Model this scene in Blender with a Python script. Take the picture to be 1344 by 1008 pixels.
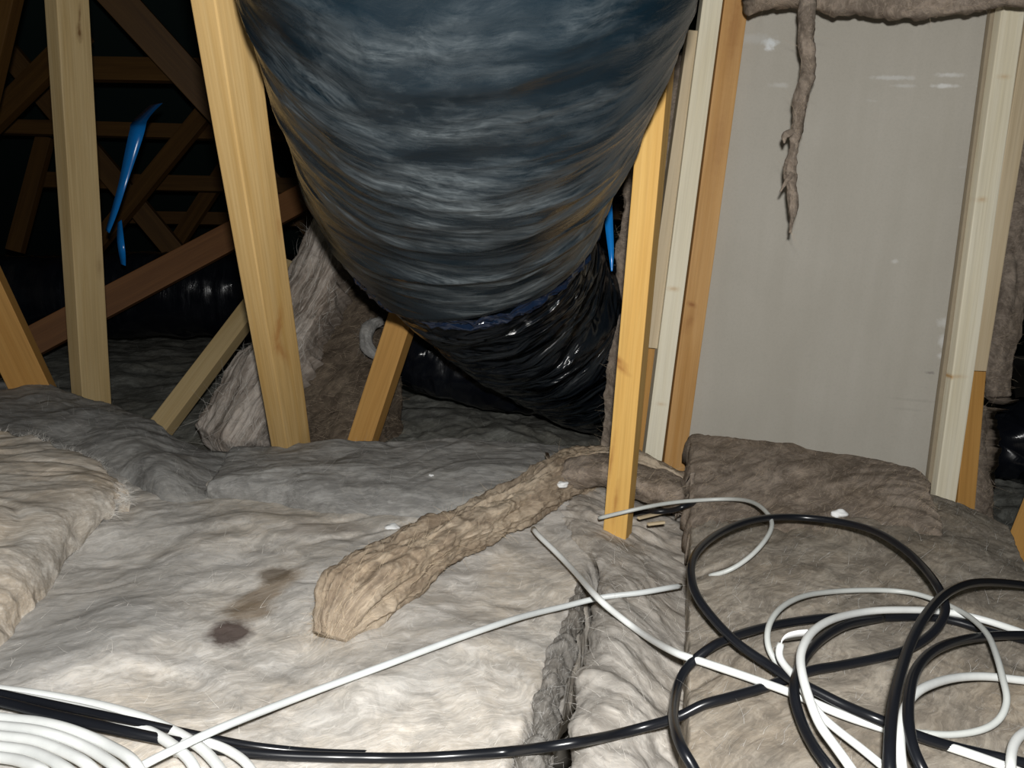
import bpy, bmesh, math, random
import numpy as np
from mathutils import Vector, Matrix, Euler

random.seed(7)
RNG = np.random.RandomState(11)
scene = bpy.context.scene
for o in list(bpy.data.objects):
    bpy.data.objects.remove(o)
COL = scene.collection

# ------------------------------------------------------------------ camera
W, H, F = 1344.0, 1008.0, 1050.0
CAM = Vector((0, 0, 0.5))
PITCH, ROLL = math.radians(12.0), math.radians(3.0)
RM = Matrix.Rotation(math.radians(90) - PITCH, 3, 'X') @ Matrix.Rotation(ROLL, 3, 'Z')
cam_d = bpy.data.cameras.new('camera')
cam = bpy.data.objects.new('camera', cam_d)
COL.objects.link(cam)
cam.matrix_world = Matrix.Translation(CAM) @ RM.to_4x4()
cam_d.sensor_width = 36.0
cam_d.lens = 36.0 * F / W
cam_d.clip_start = 0.02
scene.camera = cam

# ------------------------------------------------------------------ world, flash, exposure
world = bpy.data.worlds.new('world')
scene.world = world
world.use_nodes = True
wb = world.node_tree.nodes['Background']
wb.inputs[0].default_value = (0.8, 0.9, 1.0, 1)
wb.inputs[1].default_value = 0.012
fl = bpy.data.lights.new('camera_flash', 'POINT')
fl.energy = 64.0
fl.color = (1.0, 0.985, 0.955)
fl.shadow_soft_size = 0.014
flo = bpy.data.objects.new('camera_flash', fl)
COL.objects.link(flo)
flo.location = CAM + RM @ Vector((0.010, 0.062, 0.03))
scene.view_settings.view_transform = 'Standard'
scene.view_settings.look = 'None'
scene.view_settings.gamma = 1.0
scene.view_settings.exposure = 0.0
scene.view_settings.use_curve_mapping = False


# ------------------------------------------------------------------ photo geometry helpers
def ray(px, py):
    return RM @ Vector(((px - W / 2) / F, -(py - H / 2) / F, -1.0))

def P(px, py, d):                      # point at depth d
    return CAM + ray(px, py) * d

def G(px, py, z=0.0):                  # point on the level z
    r = ray(px, py)
    return CAM + r * ((z - CAM.z) / r.z)

def V(px, py, Y):                      # point on the vertical plane y = Y
    r = ray(px, py)
    return CAM + r * (Y / r.y)


# ------------------------------------------------------------------ noise
def _hash(ix, iy, iz, seed):
    h = (ix * 374761393 + iy * 668265263 + iz * 2147483647 + seed * 974634777) & 0xffffffff
    h = ((h ^ (h >> 13)) * 1274126177) & 0xffffffff
    h = h ^ (h >> 16)
    return (h & 0xffff).astype(np.float64) / 32767.5 - 1.0

def vnoise(p, seed=0):
    p = np.asarray(p, float)
    i = np.floor(p).astype(np.int64)
    f = p - i
    f = f * f * f * (f * (f * 6 - 15) + 10)
    x, y, z = i[..., 0], i[..., 1], i[..., 2]
    def L(a, b, t): return a + (b - a) * t
    c = [[[_hash(x + a, y + b, z + c_, seed) for c_ in (0, 1)] for b in (0, 1)] for a in (0, 1)]
    x00 = L(c[0][0][0], c[1][0][0], f[..., 0]); x10 = L(c[0][1][0], c[1][1][0], f[..., 0])
    x01 = L(c[0][0][1], c[1][0][1], f[..., 0]); x11 = L(c[0][1][1], c[1][1][1], f[..., 0])
    return L(L(x00, x10, f[..., 1]), L(x01, x11, f[..., 1]), f[..., 2])

def fbm(p, octv=4, seed=0, gain=0.5):
    p = np.asarray(p, float)
    s, a, t = 0, 1.0, 0
    for k in range(octv):
        s = s + a * vnoise(p * 2.03 ** k + 17.3 * k, seed + k)
        t += a
        a *= gain
    return s / t

def ridged(p, octv=4, seed=0):
    p = np.asarray(p, float)
    s, a, t = 0, 1.0, 0
    for k in range(octv):
        s = s + a * (1 - np.abs(vnoise(p * 2.1 ** k + 9.1 * k, seed + k)) * 2)
        t += a
        a *= 0.5
    return s / t


# ------------------------------------------------------------------ splines
def crom(pts, n):
    """n samples of a Catmull-Rom spline through pts (K, D...) - first axis."""
    pts = np.asarray(pts, float)
    K = len(pts)
    t = np.linspace(0, K - 1, n)
    i = np.clip(np.floor(t).astype(int), 0, K - 2)
    f = (t - i).reshape((-1,) + (1,) * (pts.ndim - 1))
    ext = np.concatenate([[2 * pts[0] - pts[1]], pts, [2 * pts[-1] - pts[-2]]])
    a, b, c, d = ext[i], ext[i + 1], ext[i + 2], ext[i + 3]
    return 0.5 * (2 * b + (c - a) * f + (2 * a - 5 * b + 4 * c - d) * f ** 2 + (3 * b - a - 3 * c + d) * f ** 3)


# ------------------------------------------------------------------ mesh helpers
def mesh_np(name, verts, quads, tris=None, uvs=None, ngon=None, smooth=True):
    verts = np.asarray(verts, np.float32)
    me = bpy.data.meshes.new(name)
    loops = [np.asarray(quads, np.int32).ravel()]
    nq = len(quads)
    counts = [np.full(nq, 4, np.int32)]
    if tris is not None and len(tris):
        loops.append(np.asarray(tris, np.int32).ravel()); counts.append(np.full(len(tris), 3, np.int32))
    if ngon is not None:
        for g in ngon:
            loops.append(np.asarray(g, np.int32)); counts.append(np.array([len(g)], np.int32))
    loops = np.concatenate(loops); counts = np.concatenate(counts)
    starts = np.concatenate([[0], np.cumsum(counts)[:-1]]).astype(np.int32)
    me.vertices.add(len(verts)); me.vertices.foreach_set('co', verts.ravel())
    me.loops.add(len(loops)); me.loops.foreach_set('vertex_index', loops)
    me.polygons.add(len(counts)); me.polygons.foreach_set('loop_start', starts)
    me.polygons.foreach_set('loop_total', counts)
    if uvs is not None:
        uv = me.uv_layers.new(name='UVMap')
        uv.data.foreach_set('uv', np.asarray(uvs, np.float32)[loops].ravel())
    me.update(calc_edges=True)
    me.validate()
    if smooth:
        me.polygons.foreach_set('use_smooth', np.ones(len(me.polygons), bool))
    return me

def tag(o, label=None, cat=None, group=None, kind=None):
    if label: o['label'] = label
    if cat: o['category'] = cat
    if group: o['group'] = group
    if kind: o['kind'] = kind
    return o

def link(name, me, mat, parent=None, loc=None):
    o = bpy.data.objects.new(name, me)
    COL.objects.link(o)
    if mat is not None:
        me.materials.clear(); me.materials.append(mat)
    if parent is not None: o.parent = parent
    if loc is not None: o.location = loc
    return o

def empty(name, loc):
    o = bpy.data.objects.new(name, None)
    COL.objects.link(o); o.location = loc; o.empty_display_size = 0.05
    return o


# ------------------------------------------------------------------ materials
def nt(name):
    m = bpy.data.materials.new(name)
    m.use_nodes = True
    t = m.node_tree
    return m, t, t.nodes['Principled BSDF']

def N(t, typ, **kw):
    n = t.nodes.new(typ)
    for k, v in kw.items():
        if k.startswith('i_'):
            n.inputs[k[2:]].default_value = v
        else:
            setattr(n, k, v)
    return n

def ramp(t, stops, fac):
    n = t.nodes.new('ShaderNodeValToRGB')
    e = n.color_ramp.elements
    while len(e) < len(stops): e.new(0.5)
    for el, (p, c) in zip(e, stops):
        el.position = p
        el.color = (c[0], c[1], c[2], 1) if not isinstance(c, (int, float)) else (c, c, c, 1)
    t.links.new(fac, n.inputs[0])
    return n.outputs[0]

def mix(t, fac, a, b, blend='MIX'):
    n = t.nodes.new('ShaderNodeMix'); n.data_type = 'RGBA'; n.blend_type = blend
    for s, v in ((n.inputs[0], fac), (n.inputs[6], a), (n.inputs[7], b)):
        if isinstance(v, (int, float)): s.default_value = v
        elif isinstance(v, tuple): s.default_value = (*v, 1)
        else: t.links.new(v, s)
    return n.outputs[2]

def noise(t, vec, scale, detail=4, rough=0.55, dist=0.0):
    n = N(t, 'ShaderNodeTexNoise')
    n.inputs['Scale'].default_value = scale; n.inputs['Detail'].default_value = detail
    n.inputs['Roughness'].default_value = rough; n.inputs['Distortion'].default_value = dist
    t.links.new(vec, n.inputs['Vector'])
    return n.outputs[0]

def mapping(t, vec, scale=(1, 1, 1), rot=(0, 0, 0), loc=(0, 0, 0)):
    n = N(t, 'ShaderNodeMapping')
    n.inputs['Scale'].default_value = scale; n.inputs['Rotation'].default_value = rot; n.inputs['Location'].default_value = loc
    t.links.new(vec, n.inputs['Vector'])
    return n.outputs[0]

def bump(t, h, strength, dist, prev=None):
    n = N(t, 'ShaderNodeBump')
    n.inputs['Strength'].default_value = strength; n.inputs['Distance'].default_value = dist
    t.links.new(h, n.inputs['Height'])
    if prev is not None: t.links.new(prev, n.inputs['Normal'])
    return n.outputs[0]

def m_wool(name, light, dark, tan, rotz=0.5, roty=0.0, tan_amt=0.5, stretch=9.0, fine=70.0, stain=None, dirt=0.5, uv=False, warp=0.16, contrast=1.0, rough=1.0):
    """mineral wool: swirling streaky fibres, grey to tan, soft clouds of dirt"""
    m, t, b = nt(name)
    tc = N(t, 'ShaderNodeTexCoord')
    oc = tc.outputs['Object']
    base = tc.outputs['UV'] if uv else oc
    def warped(src, scale, amt):
        wob = N(t, 'ShaderNodeTexNoise'); wob.inputs['Scale'].default_value = scale; wob.inputs['Detail'].default_value = 3
        t.links.new(oc, wob.inputs['Vector'])
        sub = N(t, 'ShaderNodeVectorMath', operation='SUBTRACT'); t.links.new(wob.outputs['Color'], sub.inputs[0]); sub.inputs[1].default_value = (.5, .5, .5)
        sc = N(t, 'ShaderNodeVectorMath', operation='SCALE'); t.links.new(sub.outputs[0], sc.inputs[0]); sc.inputs['Scale'].default_value = amt
        ad = N(t, 'ShaderNodeVectorMath', operation='ADD'); t.links.new(src, ad.inputs[0]); t.links.new(sc.outputs[0], ad.inputs[1])
        return ad.outputs[0]
    wv = warped(warped(base, 3.2, warp), 14, warp * 0.25)
    rot = mapping(t, wv, rot=(0, roty, -rotz))
    s1 = noise(t, mapping(t, rot, scale=(1.0 / stretch, 1, 1)), fine, 5, 0.6, 0.15)
    s2 = noise(t, mapping(t, rot, scale=(0.6 / stretch, 1, 1), loc=(2, 1, 4)), fine * 5.0, 3, 0.6, 0.0)
    cl = noise(t, mapping(t, rot, scale=(0.5, 1, 1)), 8, 6, 0.62, 0.6)
    big = noise(t, oc, 4.2, 5, 0.6, 0.5)
    big2 = noise(t, mapping(t, rot, scale=(0.5, 1, 1), loc=(3, 5, 1)), 7, 6, 0.66, 0.8)
    lo, hi = 0.5 - 0.20 / contrast, 0.5 + 0.20 / contrast
    c = mix(t, ramp(t, [(lo, 0.0), (hi, 1.0)], cl), dark, light)
    c = mix(t, ramp(t, [(0.44, 0.0), (0.64, tan_amt)], big), c, tan)
    c = mix(t, ramp(t, [(0.53, 0.0), (0.72, dirt)], big2), c, tuple(x * 0.6 for x in dark))
    mo = noise(t, warped(oc, 9, 0.05), 30, 7, 0.72, 1.2)
    c = mix(t, ramp(t, [(0.34, 0.65), (0.52, 0.0)], mo), c, tuple(x * 0.78 for x in dark))
    c = mix(t, ramp(t, [(0.54, 0.0), (0.72, 0.55)], mo), c, tuple((x + y) * 0.6 for x, y in zip(light, tan)))
    c = mix(t, ramp(t, [(0.36, 0.55), (0.55, 0.0)], s1), c, tuple(x * 0.8 for x in dark))
    c = mix(t, ramp(t, [(0.50, 0.0), (0.75, 0.6)], s1), c, tuple(min(1, x * 1.18) for x in light))
    c = mix(t, ramp(t, [(0.52, 0.0), (0.78, 0.5)], s2), c, tuple(min(1, x * 1.25) for x in light))
    c = mix(t, ramp(t, [(0.25, 0.5), (0.47, 0.0)], s2), c, tuple(x * 0.75 for x in dark))
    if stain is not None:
        for (sx, sy, sz, rx, ry, ang, amt, col) in stain:  # elliptical colour patches: brown stains and broad grey areas alike
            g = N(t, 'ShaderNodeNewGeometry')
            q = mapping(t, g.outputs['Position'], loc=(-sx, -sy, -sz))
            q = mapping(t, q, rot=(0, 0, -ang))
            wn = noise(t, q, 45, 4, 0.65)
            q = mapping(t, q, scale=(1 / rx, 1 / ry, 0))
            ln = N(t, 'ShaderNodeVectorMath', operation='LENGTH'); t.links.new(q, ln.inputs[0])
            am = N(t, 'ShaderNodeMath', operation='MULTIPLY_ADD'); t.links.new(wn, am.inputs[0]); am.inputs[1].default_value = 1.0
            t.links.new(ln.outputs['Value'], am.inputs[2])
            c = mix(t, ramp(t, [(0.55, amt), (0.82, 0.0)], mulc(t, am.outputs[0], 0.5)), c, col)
    t.links.new(c, b.inputs['Base Color'])
    b.inputs['Roughness'].default_value = 1.0
    b.inputs['Specular IOR Level'].default_value = 0.05
    b.inputs['Subsurface Weight'].default_value = 0.35
    b.inputs['Subsurface Radius'].default_value = (1.0, 0.9, 0.8)
    b.inputs['Subsurface Scale'].default_value = 0.012
    n0 = bump(t, cl, 0.22 * rough, 0.022)
    n1 = bump(t, s1, 0.32 * rough, 0.005, n0)
    n2 = bump(t, s2, 0.40 * rough, 0.0014, n1)
    t.links.new(n2, b.inputs['Normal'])
    return m

def mulc(t, v, k):
    n = N(t, 'ShaderNodeMath', operation='MULTIPLY'); t.links.new(v, n.inputs[0]); n.inputs[1].default_value = k
    return n.outputs[0]

def m_wood(name, light, mid, knot, rough=0.6, grain=48.0, knots=True, spots=()):
    m, t, b = nt(name)
    oc = N(t, 'ShaderNodeTexCoord').outputs['Object']
    rnd = N(t, 'ShaderNodeObjectInfo').outputs['Random']
    cmb = N(t, 'ShaderNodeCombineXYZ'); 
    for k in range(3):
        t.links.new(mulc(t, rnd, (7.0, 13.0, 29.0)[k]), cmb.inputs[k])
    ad = N(t, 'ShaderNodeVectorMath', operation='ADD'); t.links.new(oc, ad.inputs[0]); t.links.new(cmb.outputs[0], ad.inputs[1])
    v = ad.outputs[0]
    g1 = noise(t, mapping(t, v, scale=(1, 1, 0.05)), grain, 5, 0.6, 0.5)
    g2 = noise(t, mapping(t, v, scale=(1, 1, 0.02)), grain * 5, 3, 0.5, 0.1)
    w = noise(t, mapping(t, v, scale=(1, 1, 0.2)), 9, 3, 0.5, 0.3)
    c = mix(t, ramp(t, [(0.35, 0.0), (0.68, 1.0)], g1), light, mid)
    c = mix(t, ramp(t, [(0.42, 0.0), (0.8, 0.6)], g2), c, tuple(x * 0.72 for x in mid))
    c = mix(t, ramp(t, [(0.4, 0.0), (0.75, 0.45)], w), c, tuple(min(1, x * 1.15) for x in light))
    for (sx, sz, rx, rz, slant, amt) in spots:            # knots where this piece has them
        q = mapping(t, oc, loc=(-sx, 0, -sz))
        q = mapping(t, q, rot=(0, slant, 0))
        q = mapping(t, q, scale=(1 / rx, 0, 1 / rz))
        ln = N(t, 'ShaderNodeVectorMath', operation='LENGTH'); t.links.new(q, ln.inputs[0])
        am = N(t, 'ShaderNodeMath', operation='MULTIPLY_ADD'); t.links.new(noise(t, oc, 90, 2), am.inputs[0]); am.inputs[1].default_value = 0.7
        t.links.new(ln.outputs['Value'], am.inputs[2])
        c = mix(t, ramp(t, [(0.35, amt), (0.55, amt * 0.45), (0.95, 0.0)], mulc(t, am.outputs[0], 0.6)), c, knot)
    t.links.new(c, b.inputs['Base Color'])
    b.inputs['Roughness'].default_value = rough
    b.inputs['Specular IOR Level'].default_value = 0.3
    t.links.new(bump(t, g2, 0.25, 0.0015), b.inputs['Normal'])
    return m

def m_plastic(name, col, rough, spec=0.5, bscale=0, bstr=0.0):
    m, t, b = nt(name)
    b.inputs['Base Color'].default_value = (*col, 1)
    b.inputs['Roughness'].default_value = rough
    b.inputs['Specular IOR Level'].default_value = spec
    oc = N(t, 'ShaderNodeTexCoord').outputs['Object']
    n = noise(t, oc, bscale or 60, 3, 0.6)
    c = mix(t, ramp(t, [(0.35, 0.0), (0.75, 0.35)], n), col, tuple(x * 0.75 for x in col))
    t.links.new(c, b.inputs['Base Color'])
    if bstr:
        t.links.new(bump(t, n, bstr, 0.004), b.inputs['Normal'])
    return m

def m_duct(name, plastic, dust, amount, rough_p=0.22, crumple=0.0):
    """black polythene film over a soft duct, dust lying in streaks round it"""
    m, t, b = nt(name)
    uv = N(t, 'ShaderNodeUVMap').outputs['UV']
    wob = N(t, 'ShaderNodeTexNoise'); wob.inputs['Scale'].default_value = 4.0; wob.inputs['Detail'].default_value = 3
    t.links.new(uv, wob.inputs['Vector'])
    sub = N(t, 'ShaderNodeVectorMath', operation='SUBTRACT'); t.links.new(wob.outputs['Color'], sub.inputs[0]); sub.inputs[1].default_value = (.5, .5, .5)
    sc = N(t, 'ShaderNodeVectorMath', operation='SCALE'); t.links.new(sub.outputs[0], sc.inputs[0]); sc.inputs['Scale'].default_value = 0.07
    ad = N(t, 'ShaderNodeVectorMath', operation='ADD'); t.links.new(uv, ad.inputs[0]); t.links.new(sc.outputs[0], ad.inputs[1])
    v = ad.outputs[0]
    s1 = noise(t, mapping(t, v, scale=(0.16, 1, 1)), 34, 6, 0.62, 0.4)
    s2 = noise(t, mapping(t, v, scale=(0.12, 1, 1)), 210, 6, 0.72, 0.2)
    big = noise(t, mapping(t, uv, scale=(0.55, 1, 1)), 5.0, 4, 0.55, 0.5)
    blot = noise(t, v, 60, 5, 0.7, 0.6)
    a = N(t, 'ShaderNodeMath', operation='MULTIPLY'); t.links.new(ramp(t, [(0.40, 0.0), (0.64, 1.0)], s1), a.inputs[0])
    t.links.new(ramp(t, [(0.40, 0.06), (0.60, 1.0)], big), a.inputs[1])
    a2 = N(t, 'ShaderNodeMath', operation='MULTIPLY'); t.links.new(a.outputs[0], a2.inputs[0])
    t.links.new(ramp(t, [(0.36, 0.15), (0.60, 1.0)], s2), a2.inputs[1])
    a3 = N(t, 'ShaderNodeMath', operation='MULTIPLY_ADD'); t.links.new(ramp(t, [(0.5, 0.0), (0.8, 0.35)], blot), a3.inputs[0])
    t.links.new(a.outputs[0], a3.inputs[1]); t.links.new(a2.outputs[0], a3.inputs[2])
    fac = mulc(t, a3.outputs[0], amount)
    c = mix(t, fac, plastic, dust)
    t.links.new(c, b.inputs['Base Color'])
    r = N(t, 'ShaderNodeMath', operation='MULTIPLY_ADD'); t.links.new(fac, r.inputs[0]); r.inputs[1].default_value = 0.9; r.inputs[2].default_value = rough_p
    t.links.new(r.outputs[0], b.inputs['Roughness'])
    b.inputs['Specular IOR Level'].default_value = 0.5
    n1 = bump(t, s1, 0.35, 0.006)
    if crumple:
        n1 = bump(t, noise(t, mapping(t, v, scale=(0.35, 1, 1)), 20, 2, 0.5, 1.0), 1.0, crumple, n1)
    n2 = bump(t, s2, 0.20, 0.002, n1)
    t.links.new(n2, b.inputs['Normal'])
    return m

YL = G(880, 632, -0.03).y
YR = G(1237, 676, -0.03).y
PLY = 0.5 * (YL + YR) + 0.035
def m_plaster():
    m, t, b = nt('plasterboard')
    oc = N(t, 'ShaderNodeTexCoord').outputs['Object']
    n1 = noise(t, mapping(t, oc, scale=(1, 1, 0.08)), 26, 4, 0.5, 0.2)
    n2 = noise(t, oc, 5, 4, 0.5)
    n3 = noise(t, mapping(t, oc, scale=(0.3, 1, 1.6), loc=(4, 2, 9)), 22, 4, 0.5)
    n4 = noise(t, oc, 260, 3, 0.6)
    base = (0.455, 0.43, 0.375)
    c = mix(t, ramp(t, [(0.4, 0.0), (0.72, 0.5)], n1), base, (0.52, 0.495, 0.44))
    c = mix(t, ramp(t, [(0.4, 0.0), (0.72, 0.5)], n2), c, (0.40, 0.375, 0.32))
    c = mix(t, ramp(t, [(0.70, 0.0), (0.78, 0.6)], n3), c, (0.60, 0.60, 0.58))
    c = mix(t, ramp(t, [(0.45, 0.0), (0.9, 0.25)], n4), c, (0.30, 0.28, 0.24))
    g = N(t, 'ShaderNodeNewGeometry')
    for px, py, rx, rz, amt, col in [(1020, 50, .016, .010, .8, (.78, .82, .84)), (1018, 58, .010, .006, .7, (.8, .83, .85)), (1000, 44, .05, .012, .3, (.6, .62, .62)), (1168, 104, .05, .005, .5, (.68, .69, .68)), (1180, 115, .025, .004, .4, (.68, .69, .68)),
                              (1232, 103, .03, .005, .55, (.72, .73, .72)), (1226, 117, .026, .005, .75, (.75, .76, .75)), (1276, 119, .02, .004, .4, (.7, .7, .7)), (1224, 420, .016, .012, .5, (.68, .68, .66)), (1222, 442, .010, .016, .6, (.7, .7, .68)),
                              (1221, 462, .010, .008, .6, (.7, .7, .68)), (1207, 484, .010, .004, .6, (.2, .18, .17)), (1167, 342, .008, .005, .5, (.7, .7, .68)), (1030, 108, .02, .006, .4, (.65, .65, .63)), (1190, 520, .06, .004, .3, (.33, .31, .27)), (1180, 532, .04, .004, .3, (.33, .31, .27))]:
        p = V(px, py, PLY)
        q = mapping(t, g.outputs['Position'], loc=(-p.x, 0, -p.z))
        q = mapping(t, q, scale=(1 / rx, 0, 1 / rz))
        ln = N(t, 'ShaderNodeVectorMath', operation='LENGTH'); t.links.new(q, ln.inputs[0])
        am = N(t, 'ShaderNodeMath', operation='MULTIPLY_ADD'); t.links.new(noise(t, oc, 120, 3), am.inputs[0]); am.inputs[1].default_value = 1.2
        t.links.new(ln.outputs['Value'], am.inputs[2])
        c = mix(t, ramp(t, [(0.45, amt), (0.8, 0.0)], mulc(t, am.outputs[0], 0.5)), c, col)
    t.links.new(c, b.inputs['Base Color'])
    b.inputs['Roughness'].default_value = 0.75
    b.inputs['Specular IOR Level'].default_value = 0.3
    t.links.new(bump(t, n4, 0.08, 0.001), b.inputs['Normal'])
    return m

pS = G(303, 838, 0.0); pT = G(345, 785, 0.0); pU = G(362, 762, 0.0); pV = G(330, 808, 0.0)
BR = (0.15, 0.105, 0.07)
pW = G(40, 850, 0.0); pX = G(425, 702, 0.0); pZ = G(180, 770, 0.0)
STAIN_AND_GREY = [(pW.x, pW.y, 0, 0.16, 0.10, 0.5, 0.55, (0.34, 0.335, 0.325)), (pZ.x, pZ.y, 0, 0.20, 0.07, 0.45, 0.40, (0.38, 0.37, 0.355)), (pX.x, pX.y, 0, 0.07, 0.035, 0.2, 0.5, (0.31, 0.265, 0.225)),  # two broad grey patches at lower left, then a brown smudge
         (pS.x, pS.y, 0, 0.026, 0.034, 0.0, 0.92, (0.075, 0.052, 0.045)),
         (pV.x, pV.y, 0, 0.026, 0.036, -0.45, 0.75, (0.24, 0.18, 0.12)),
         (pT.x, pT.y, 0, 0.024, 0.075, -0.45, 0.75, (0.24, 0.18, 0.12)),
         (pU.x, pU.y, 0, 0.024, 0.024, 0.0, 0.8, (0.12, 0.09, 0.06))]

LG = (0.62, 0.585, 0.53); DG = (0.40, 0.37, 0.325); TN = (0.55, 0.46, 0.345)
M = {}
M['wool_front'] = m_wool('wool_front', (0.67, 0.645, 0.61), (0.45, 0.425, 0.39), (0.62, 0.535, 0.425), rotz=0.55, tan_amt=0.7, stretch=6, fine=45, stain=STAIN_AND_GREY, dirt=0.45, warp=0.25, rough=0.75)
M['wool_flap'] = m_wool('wool_flap', (0.64, 0.61, 0.56), (0.42, 0.37, 0.31), (0.55, 0.43, 0.30), rotz=0.8, tan_amt=0.75, stretch=11, fine=60, dirt=0.45, warp=0.12)
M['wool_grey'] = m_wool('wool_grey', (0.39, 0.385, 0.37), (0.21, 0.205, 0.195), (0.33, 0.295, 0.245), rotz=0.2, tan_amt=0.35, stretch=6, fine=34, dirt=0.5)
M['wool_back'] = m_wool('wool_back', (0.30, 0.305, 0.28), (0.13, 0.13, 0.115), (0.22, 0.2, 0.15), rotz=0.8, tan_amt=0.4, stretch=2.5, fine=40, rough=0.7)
M['wool_right'] = m_wool('wool_right', (0.39, 0.35, 0.295), (0.20, 0.175, 0.145), (0.33, 0.26, 0.18), rotz=0.75, tan_amt=0.55, stretch=7, fine=60, dirt=0.5)
M['wool_mid'] = m_wool('wool_mid', (0.52, 0.49, 0.45), (0.30, 0.275, 0.245), (0.45, 0.375, 0.29), rotz=-0.7, tan_amt=0.5, stretch=6, fine=40, dirt=0.5)
M['wool_brown'] = m_wool('wool_brown', (0.34, 0.285, 0.235), (0.155, 0.125, 0.10), (0.27, 0.205, 0.145), rotz=0.9, tan_amt=0.6, stretch=7, fine=60, dirt=0.55)
M['wool_strip'] = m_wool('wool_strip', (0.50, 0.42, 0.325), (0.24, 0.185, 0.135), (0.45, 0.34, 0.23), rotz=1.57, tan_amt=0.6, stretch=7, fine=90, dirt=0.6, uv=True, warp=0.06, contrast=1.5, rough=1.6)
M['wool_lean'] = m_wool('wool_lean', (0.58, 0.52, 0.465), (0.20, 0.165, 0.135), (0.40, 0.31, 0.24), rotz=1.57, tan_amt=0.5, stretch=14, fine=50, dirt=0.6, uv=True, warp=0.05, contrast=2.0, rough=1.8)
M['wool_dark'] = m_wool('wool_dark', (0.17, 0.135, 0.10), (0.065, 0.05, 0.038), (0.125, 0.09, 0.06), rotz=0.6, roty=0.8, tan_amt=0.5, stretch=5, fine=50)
WOOD = {}
def wood(k, *a):
    WOOD[k] = a
    M[k] = m_wood(k, *a, knots=False)
wood('pine', (0.70, 0.44, 0.135), (0.60, 0.335, 0.08), (0.28, 0.09, 0.015))
wood('pine_dull', (0.55, 0.42, 0.225), (0.46, 0.325, 0.145), (0.16, 0.085, 0.03))
wood('pine_orange', (0.54, 0.30, 0.09), (0.45, 0.225, 0.055), (0.22, 0.075, 0.015))
wood('pine_rust', (0.58, 0.345, 0.14), (0.48, 0.25, 0.075), (0.24, 0.08, 0.02))
wood('pale', (0.83, 0.78, 0.63), (0.76, 0.685, 0.50), (0.55, 0.33, 0.13))
wood('pale_tan', (0.60, 0.50, 0.345), (0.54, 0.43, 0.275), (0.38, 0.2, 0.08))
wood('pine_tall', (0.64, 0.445, 0.20), (0.54, 0.335, 0.115), (0.36, 0.14, 0.03))
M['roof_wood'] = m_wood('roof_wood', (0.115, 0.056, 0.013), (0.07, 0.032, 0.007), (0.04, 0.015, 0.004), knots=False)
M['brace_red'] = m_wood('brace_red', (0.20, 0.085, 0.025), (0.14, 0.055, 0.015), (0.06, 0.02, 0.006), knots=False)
M['plaster'] = m_plaster()
M['plaster_edge'] = m_plastic('plaster_edge', (0.34, 0.285, 0.205), 0.8, 0.2)
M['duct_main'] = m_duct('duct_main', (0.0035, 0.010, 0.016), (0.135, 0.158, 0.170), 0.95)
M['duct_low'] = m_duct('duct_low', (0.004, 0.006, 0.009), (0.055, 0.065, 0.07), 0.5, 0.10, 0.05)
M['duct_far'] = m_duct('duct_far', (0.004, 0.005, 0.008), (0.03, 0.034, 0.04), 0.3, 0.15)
M['tape'] = m_plastic('tape', (0.006, 0.014, 0.035), 0.13, 0.8, 25, 0.8)
M['blue'] = m_plastic('blue', (0.008, 0.20, 0.62), 0.22, 0.5)
M['white_cable'] = m_plastic('white_cable', (0.74, 0.76, 0.75), 0.35, 0.5)
M['pale_cable'] = m_plastic('pale_cable', (0.64, 0.67, 0.67), 0.4, 0.5)
M['grey_cable'] = m_plastic('grey_cable', (0.52, 0.54, 0.52), 0.4, 0.5)
M['black_cable'] = m_plastic('black_cable', (0.008, 0.009, 0.012), 0.28, 0.5)
M['crumb'] = m_plastic('crumb', (0.85, 0.86, 0.86), 0.6, 0.4)
M['felt'] = m_plastic('felt', (0.012, 0.026, 0.024), 0.75, 0.3, 9)
M['board_floor'] = m_plastic('board_floor', (0.25, 0.23, 0.2), 0.9, 0.2)
FIB = {}
for k, c in dict(front=(0.7, 0.67, 0.62), brown=(0.5, 0.4, 0.29), grey=(0.45, 0.44, 0.42), tan=(0.68, 0.55, 0.39), white=(0.8, 0.77, 0.72)).items():
    FIB[k] = m_plastic('fibre_' + k, c, 0.9, 0.2)


# ------------------------------------------------------------------ wool blankets
def fibres(parent, pts, nrm, tang, n, lmin, lmax, mat, width=0.00016, lift=0.12, spread=0.45, seed=1, name='loose_fibres'):
    """thin curved strands standing off a wool surface, joined as one part"""
    r = np.random.RandomState(seed)
    idx = r.randint(0, len(pts), n)
    p0, nn, tt = pts[idx], nrm[idx], tang[idx]
    sgn = np.where(r.rand(n, 1) < 0.5, -1, 1)
    d = tt * sgn + r.normal(0, spread, (n, 3)) + nn * np.abs(r.normal(0, lift, (n, 1)))
    d /= np.linalg.norm(d, axis=1, keepdims=True)
    L = r.uniform(lmin, lmax, (n, 1))
    bend = r.normal(0, 0.5, (n, 3))
    w = np.cross(d, nn + r.normal(0, 0.3, (n, 3)))
    w /= np.linalg.norm(w, axis=1, keepdims=True) + 1e-9
    vs = []
    for k, s in enumerate((0, 0.33, 0.66, 1.0)):
        c = p0 + d * L * s + bend * L * 0.5 * s * s
        ww = w * width * (1.0 - 0.75 * s)
        vs += [c - ww, c + ww]
    vs = np.stack(vs, 1).reshape(-1, 3)
    base = (np.arange(n) * 8)[:, None]
    q = np.concatenate([base + np.array([[0, 1, 3, 2]]), base + np.array([[2, 3, 5, 4]]), base + np.array([[4, 5, 7, 6]])])
    me = mesh_np(name, vs, q)
    o = link(name, me, mat, parent)
    tag(o, kind='stuff')
    return o

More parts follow.
